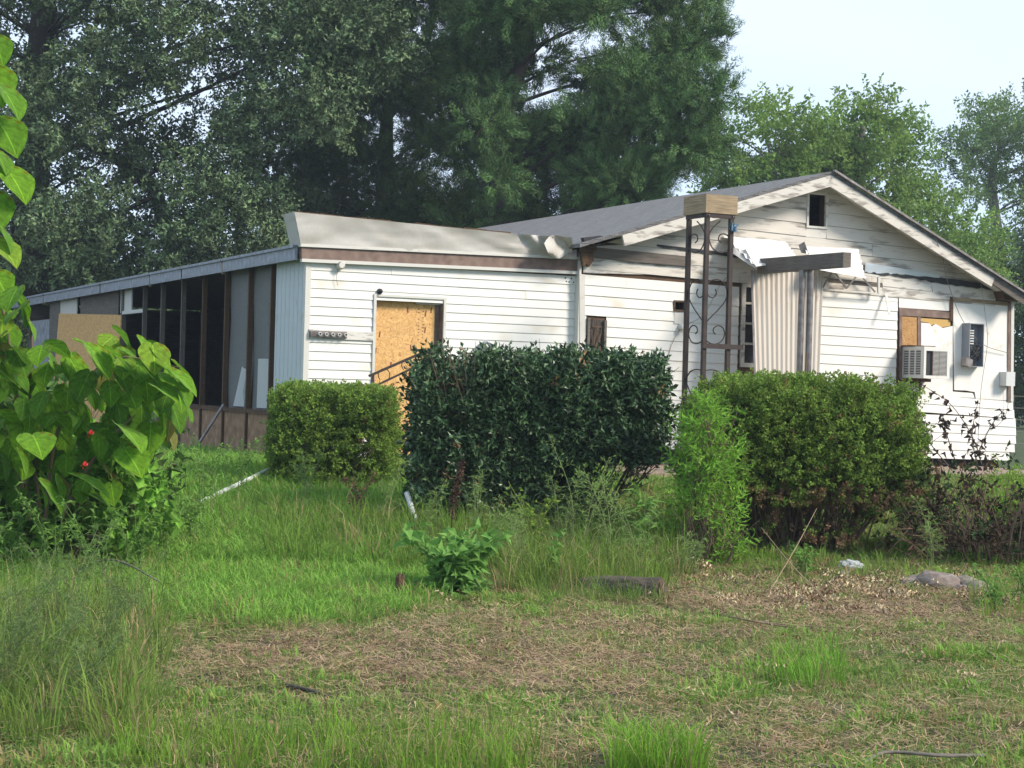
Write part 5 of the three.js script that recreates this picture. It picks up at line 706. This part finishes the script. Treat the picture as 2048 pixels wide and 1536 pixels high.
for (const [x, d, h] of [[40, 12.6, .7], [120, 12.3, .8], [200, 12.2, .7], [280, 12.8, .6], [330, 13.6, .7], [400, 15, .6], [-20, 12.2, .7], [420, 17, .8], [480, 18, .7]]) plant('spindly_weed', 'green spindly weed under and beside the catalpa', gnd(x, d), h, 9, { leafL: .075, leafW: .022, per: 22, sub: 0, color: [.12, .225, .045], lean: .4, r: .004, from: .1, group: 'weeds under the catalpa', spread: .25 });
for (const [x, d, h] of [[2000, 12.6, .35], [2060, 12.9, .4], [1620, 14.6, .3]]) plant('low_weed', 'low bushy green weed at the edge of the dead leaves', gnd(x, d), h, 10, { leafL: .07, leafW: .018, per: 16, sub: 0, color: [.13, .25, .05], lean: .5, group: 'low weeds by the dead leaves', spread: .2 });
// fallen things
{
  let a = gnd(1165, 13.2), b = gnd(1334, 12.8), T = thing('fallen_log', 'weathered grey brown log half hidden in grass', 'log', [a.x, a.y, a.z]); new GB().tube(smooth([V(0, .02, 0), rel(b, a).multiplyScalar(.5).add(V(0, .05, .03)), rel(b, a).add(V(0, .06, 0))], 12), .085, .105, 14, .7).build('bark', std({ color: C(.13, .105, .082), roughness: .95, bumpMap: barkB, bumpScale: .03, map: woodT }), T); new GB().tube([rel(b, a).add(V(-.02, .06, 0)), rel(b, a).add(V(.012, .06, 0))], .09, .085, 14, .2).build('cut_end', M.rotwood, T);
  const branch = (name, label, pts, r0, r1, m = M.barkgrey, cat = 'branch') => { const T = thing(name, label, cat, [pts[0].x, pts[0].y, pts[0].z]); new GB().tube(smooth(pts.map(p => rel(p, pts[0])), 22), r0, r1, 6, .3).build('wood', m, T); };
  const up = (px, d, h) => gnd(px, d).add(V(0, h, 0));
  branch('arching_branch', 'bare grey branch arching up out of the lush grass', [up(140, 12.6, 0), up(178, 12.4, .17), up(240, 12.2, .24), up(330, 11.9, .14)], .011, .005);
  branch('ground_branch', 'crooked pale branch lying at the front right of the yard', [up(1640, 7.15, .02), up(1730, 7.1, .03), up(1790, 7.32, .05), up(1900, 7.3, .05), up(1990, 7.42, .03)], .006, .009);
  branch('thin_stick', 'long thin brown stick lying on browned turf', [up(1430, 11.9, .03), up(1560, 11.3, .04), up(1700, 11.1, .03)], .006, .003, M.twig, 'stick'); branch('thin_stick', 'straw coloured stick lying beside the long brown stick', [up(1520, 11.5, .03), up(1640, 11.4, .03), up(1730, 11.3, .04)], .005, .003, M.palewood, 'stick'); branch('thin_stick', 'brown stick poking from the turf at the far right', [up(1985, 10.4, .05), up(2040, 9.9, .02)], .006, .004, M.palewood, 'stick'); branch('dark_stick', 'dark rotten stick lying in the brown patch', [up(590, 8.75, .02), up(650, 8.5, .03), up(720, 8.3, .015)], .012, .006, M.bark, 'stick');
  for (const [p, t] of [[[[1540, 13, .0], [1600, 13.6, .35], [1640, 14.2, .62]], 'dry yellow cane slanting before the big boxwood'], [[[1700, 12.2, 0], [1600, 12.9, .25], [1530, 13.6, .5]], 'dry tan cane crossing the slanting yellow one'], [[[1330, 13.2, .02], [1420, 12.6, .12], [1500, 12.2, .02]], 'dry cane fallen across the end of the log']]) branch('dry_cane', t, p.map(q => up(...q)), .004, .002, M.palewood, 'stick');
  const pipe = (name, label, p, q, r, m) => { const T = thing(name, label, 'pipe', [p.x, p.y, p.z]); new GB().tube([V(0, 0, 0), rel(q, p)], r, r, 10).build('tube', m, T); return T; };
  pipe('white_pipe', 'long white plastic pipe lying by the annex corner', up(405, 17.2, .1), up(566, 19.6, .16), .024, M.pvc); const vp = pipe('pipe_stub', 'short white pipe end tilted between the two left hedges', up(845, 16.4, .02), up(820, 16.8, .3), .028, M.pvc); new GB().tube([V(-.05, .12, -.17), V(-.055, .135, -.19)], .033, .033, 10).build('band', M.wire, vp);
  const rock = (px, d, s, label, m = M.stone) => { const p = gnd(px, d), T = thing('stone', label, 'stone', [p.x, p.y, p.z], rr(0, 6), 'stones at the foot of the brush'); const g = new THREE.IcosahedronGeometry(1, 3), a = g.attributes.position, v = V(); for (let i = 0; i < a.count; i++) { v.fromBufferAttribute(a, i); const k = 1 + .45 * fbm(v.x * 1.2 + px, v.y * 1.2, v.z * 1.2, 3); v.multiplyScalar(k); v.set(Math.sign(v.x) * Math.pow(Math.abs(v.x), .8), v.y * .55, v.z * .8); a.setXYZ(i, v.x * s, v.y * s + s * .2, v.z * s); } g.computeVertexNormals(); mesh('rock', g, m, T); };
  for (const [x, d, s, t] of [[1842, 14.1, .13, 'grey stone at the end of the stone row beside the big boxwood'], [1885, 14.0, .19, 'largest rounded grey stone before the brush heap'], [1940, 14.0, .15, 'middle sized grey stone right behind the low flat stone'], [1968, 13.8, .13, 'small grey stone beyond the middle sized one'], [1935, 13.8, .08, 'low flat grey stone in front of the stone row'], [1700, 14.6, .08, 'small stone beside the white plastic bag']]) rock(x, d, s, t);
  const crumple = (name, label, p, s, m, cat) => { const T = thing(name, label, cat, [p.x, p.y, p.z]); const g = new THREE.IcosahedronGeometry(1, 5), a = g.attributes.position, v = V(); for (let i = 0; i < a.count; i++) { v.fromBufferAttribute(a, i); const k = .75 + .9 * Math.abs(fbm(v.x * 2 + p.x, v.y * 2, v.z * 2, 4)); a.setXYZ(i, v.x * k * s[0], Math.max(-.02, v.y * k * s[1] + s[1] * .3), v.z * k * s[2]); } g.computeVertexNormals(); mesh('crumpled_sheet', g, m, T); };
  crumple('plastic_bag', 'crumpled white plastic bag under the big boxwood', gnd(1712, 15.0), [.14, .08, .08], std({ color: C(.33, .34, .35), roughness: .6 }), 'plastic bag'); crumple('grey_rag', 'crumpled grey rag lying in grass before the screened side', gnd(425, 19.5), [.09, .06, .08], std({ color: C(.22, .21, .23), roughness: .9 }), 'rag'); crumple('dirt_clod', 'dark red brown clod beside the leafy weed clump', gnd(812, 12.4), [.05, .15, .05], M.rotwood, 'clod');
}
// wire fence on the far lawn
{
  const p = gnd(2026, 34), T = thing('wire_fence', 'thin wire fence with steel posts on the lawn right of the house', 'fence', [p.x, p.y, p.z]); for (let i = 0; i < 4; i++) new GB().tube([V(i * 2.4, 0, -.5 * i), V(i * 2.4, 1.15, -.5 * i)], .025, .025, 7).build('post', M.wire, T); for (let k = 0; k < 5; k++) new GB().tube([V(0, .2 + k * .23, 0), V(7.2, .2 + k * .23, -1.5)], .006, .006, 4).build('wire', M.wire, T);
}
renderer.render(scene, camera);
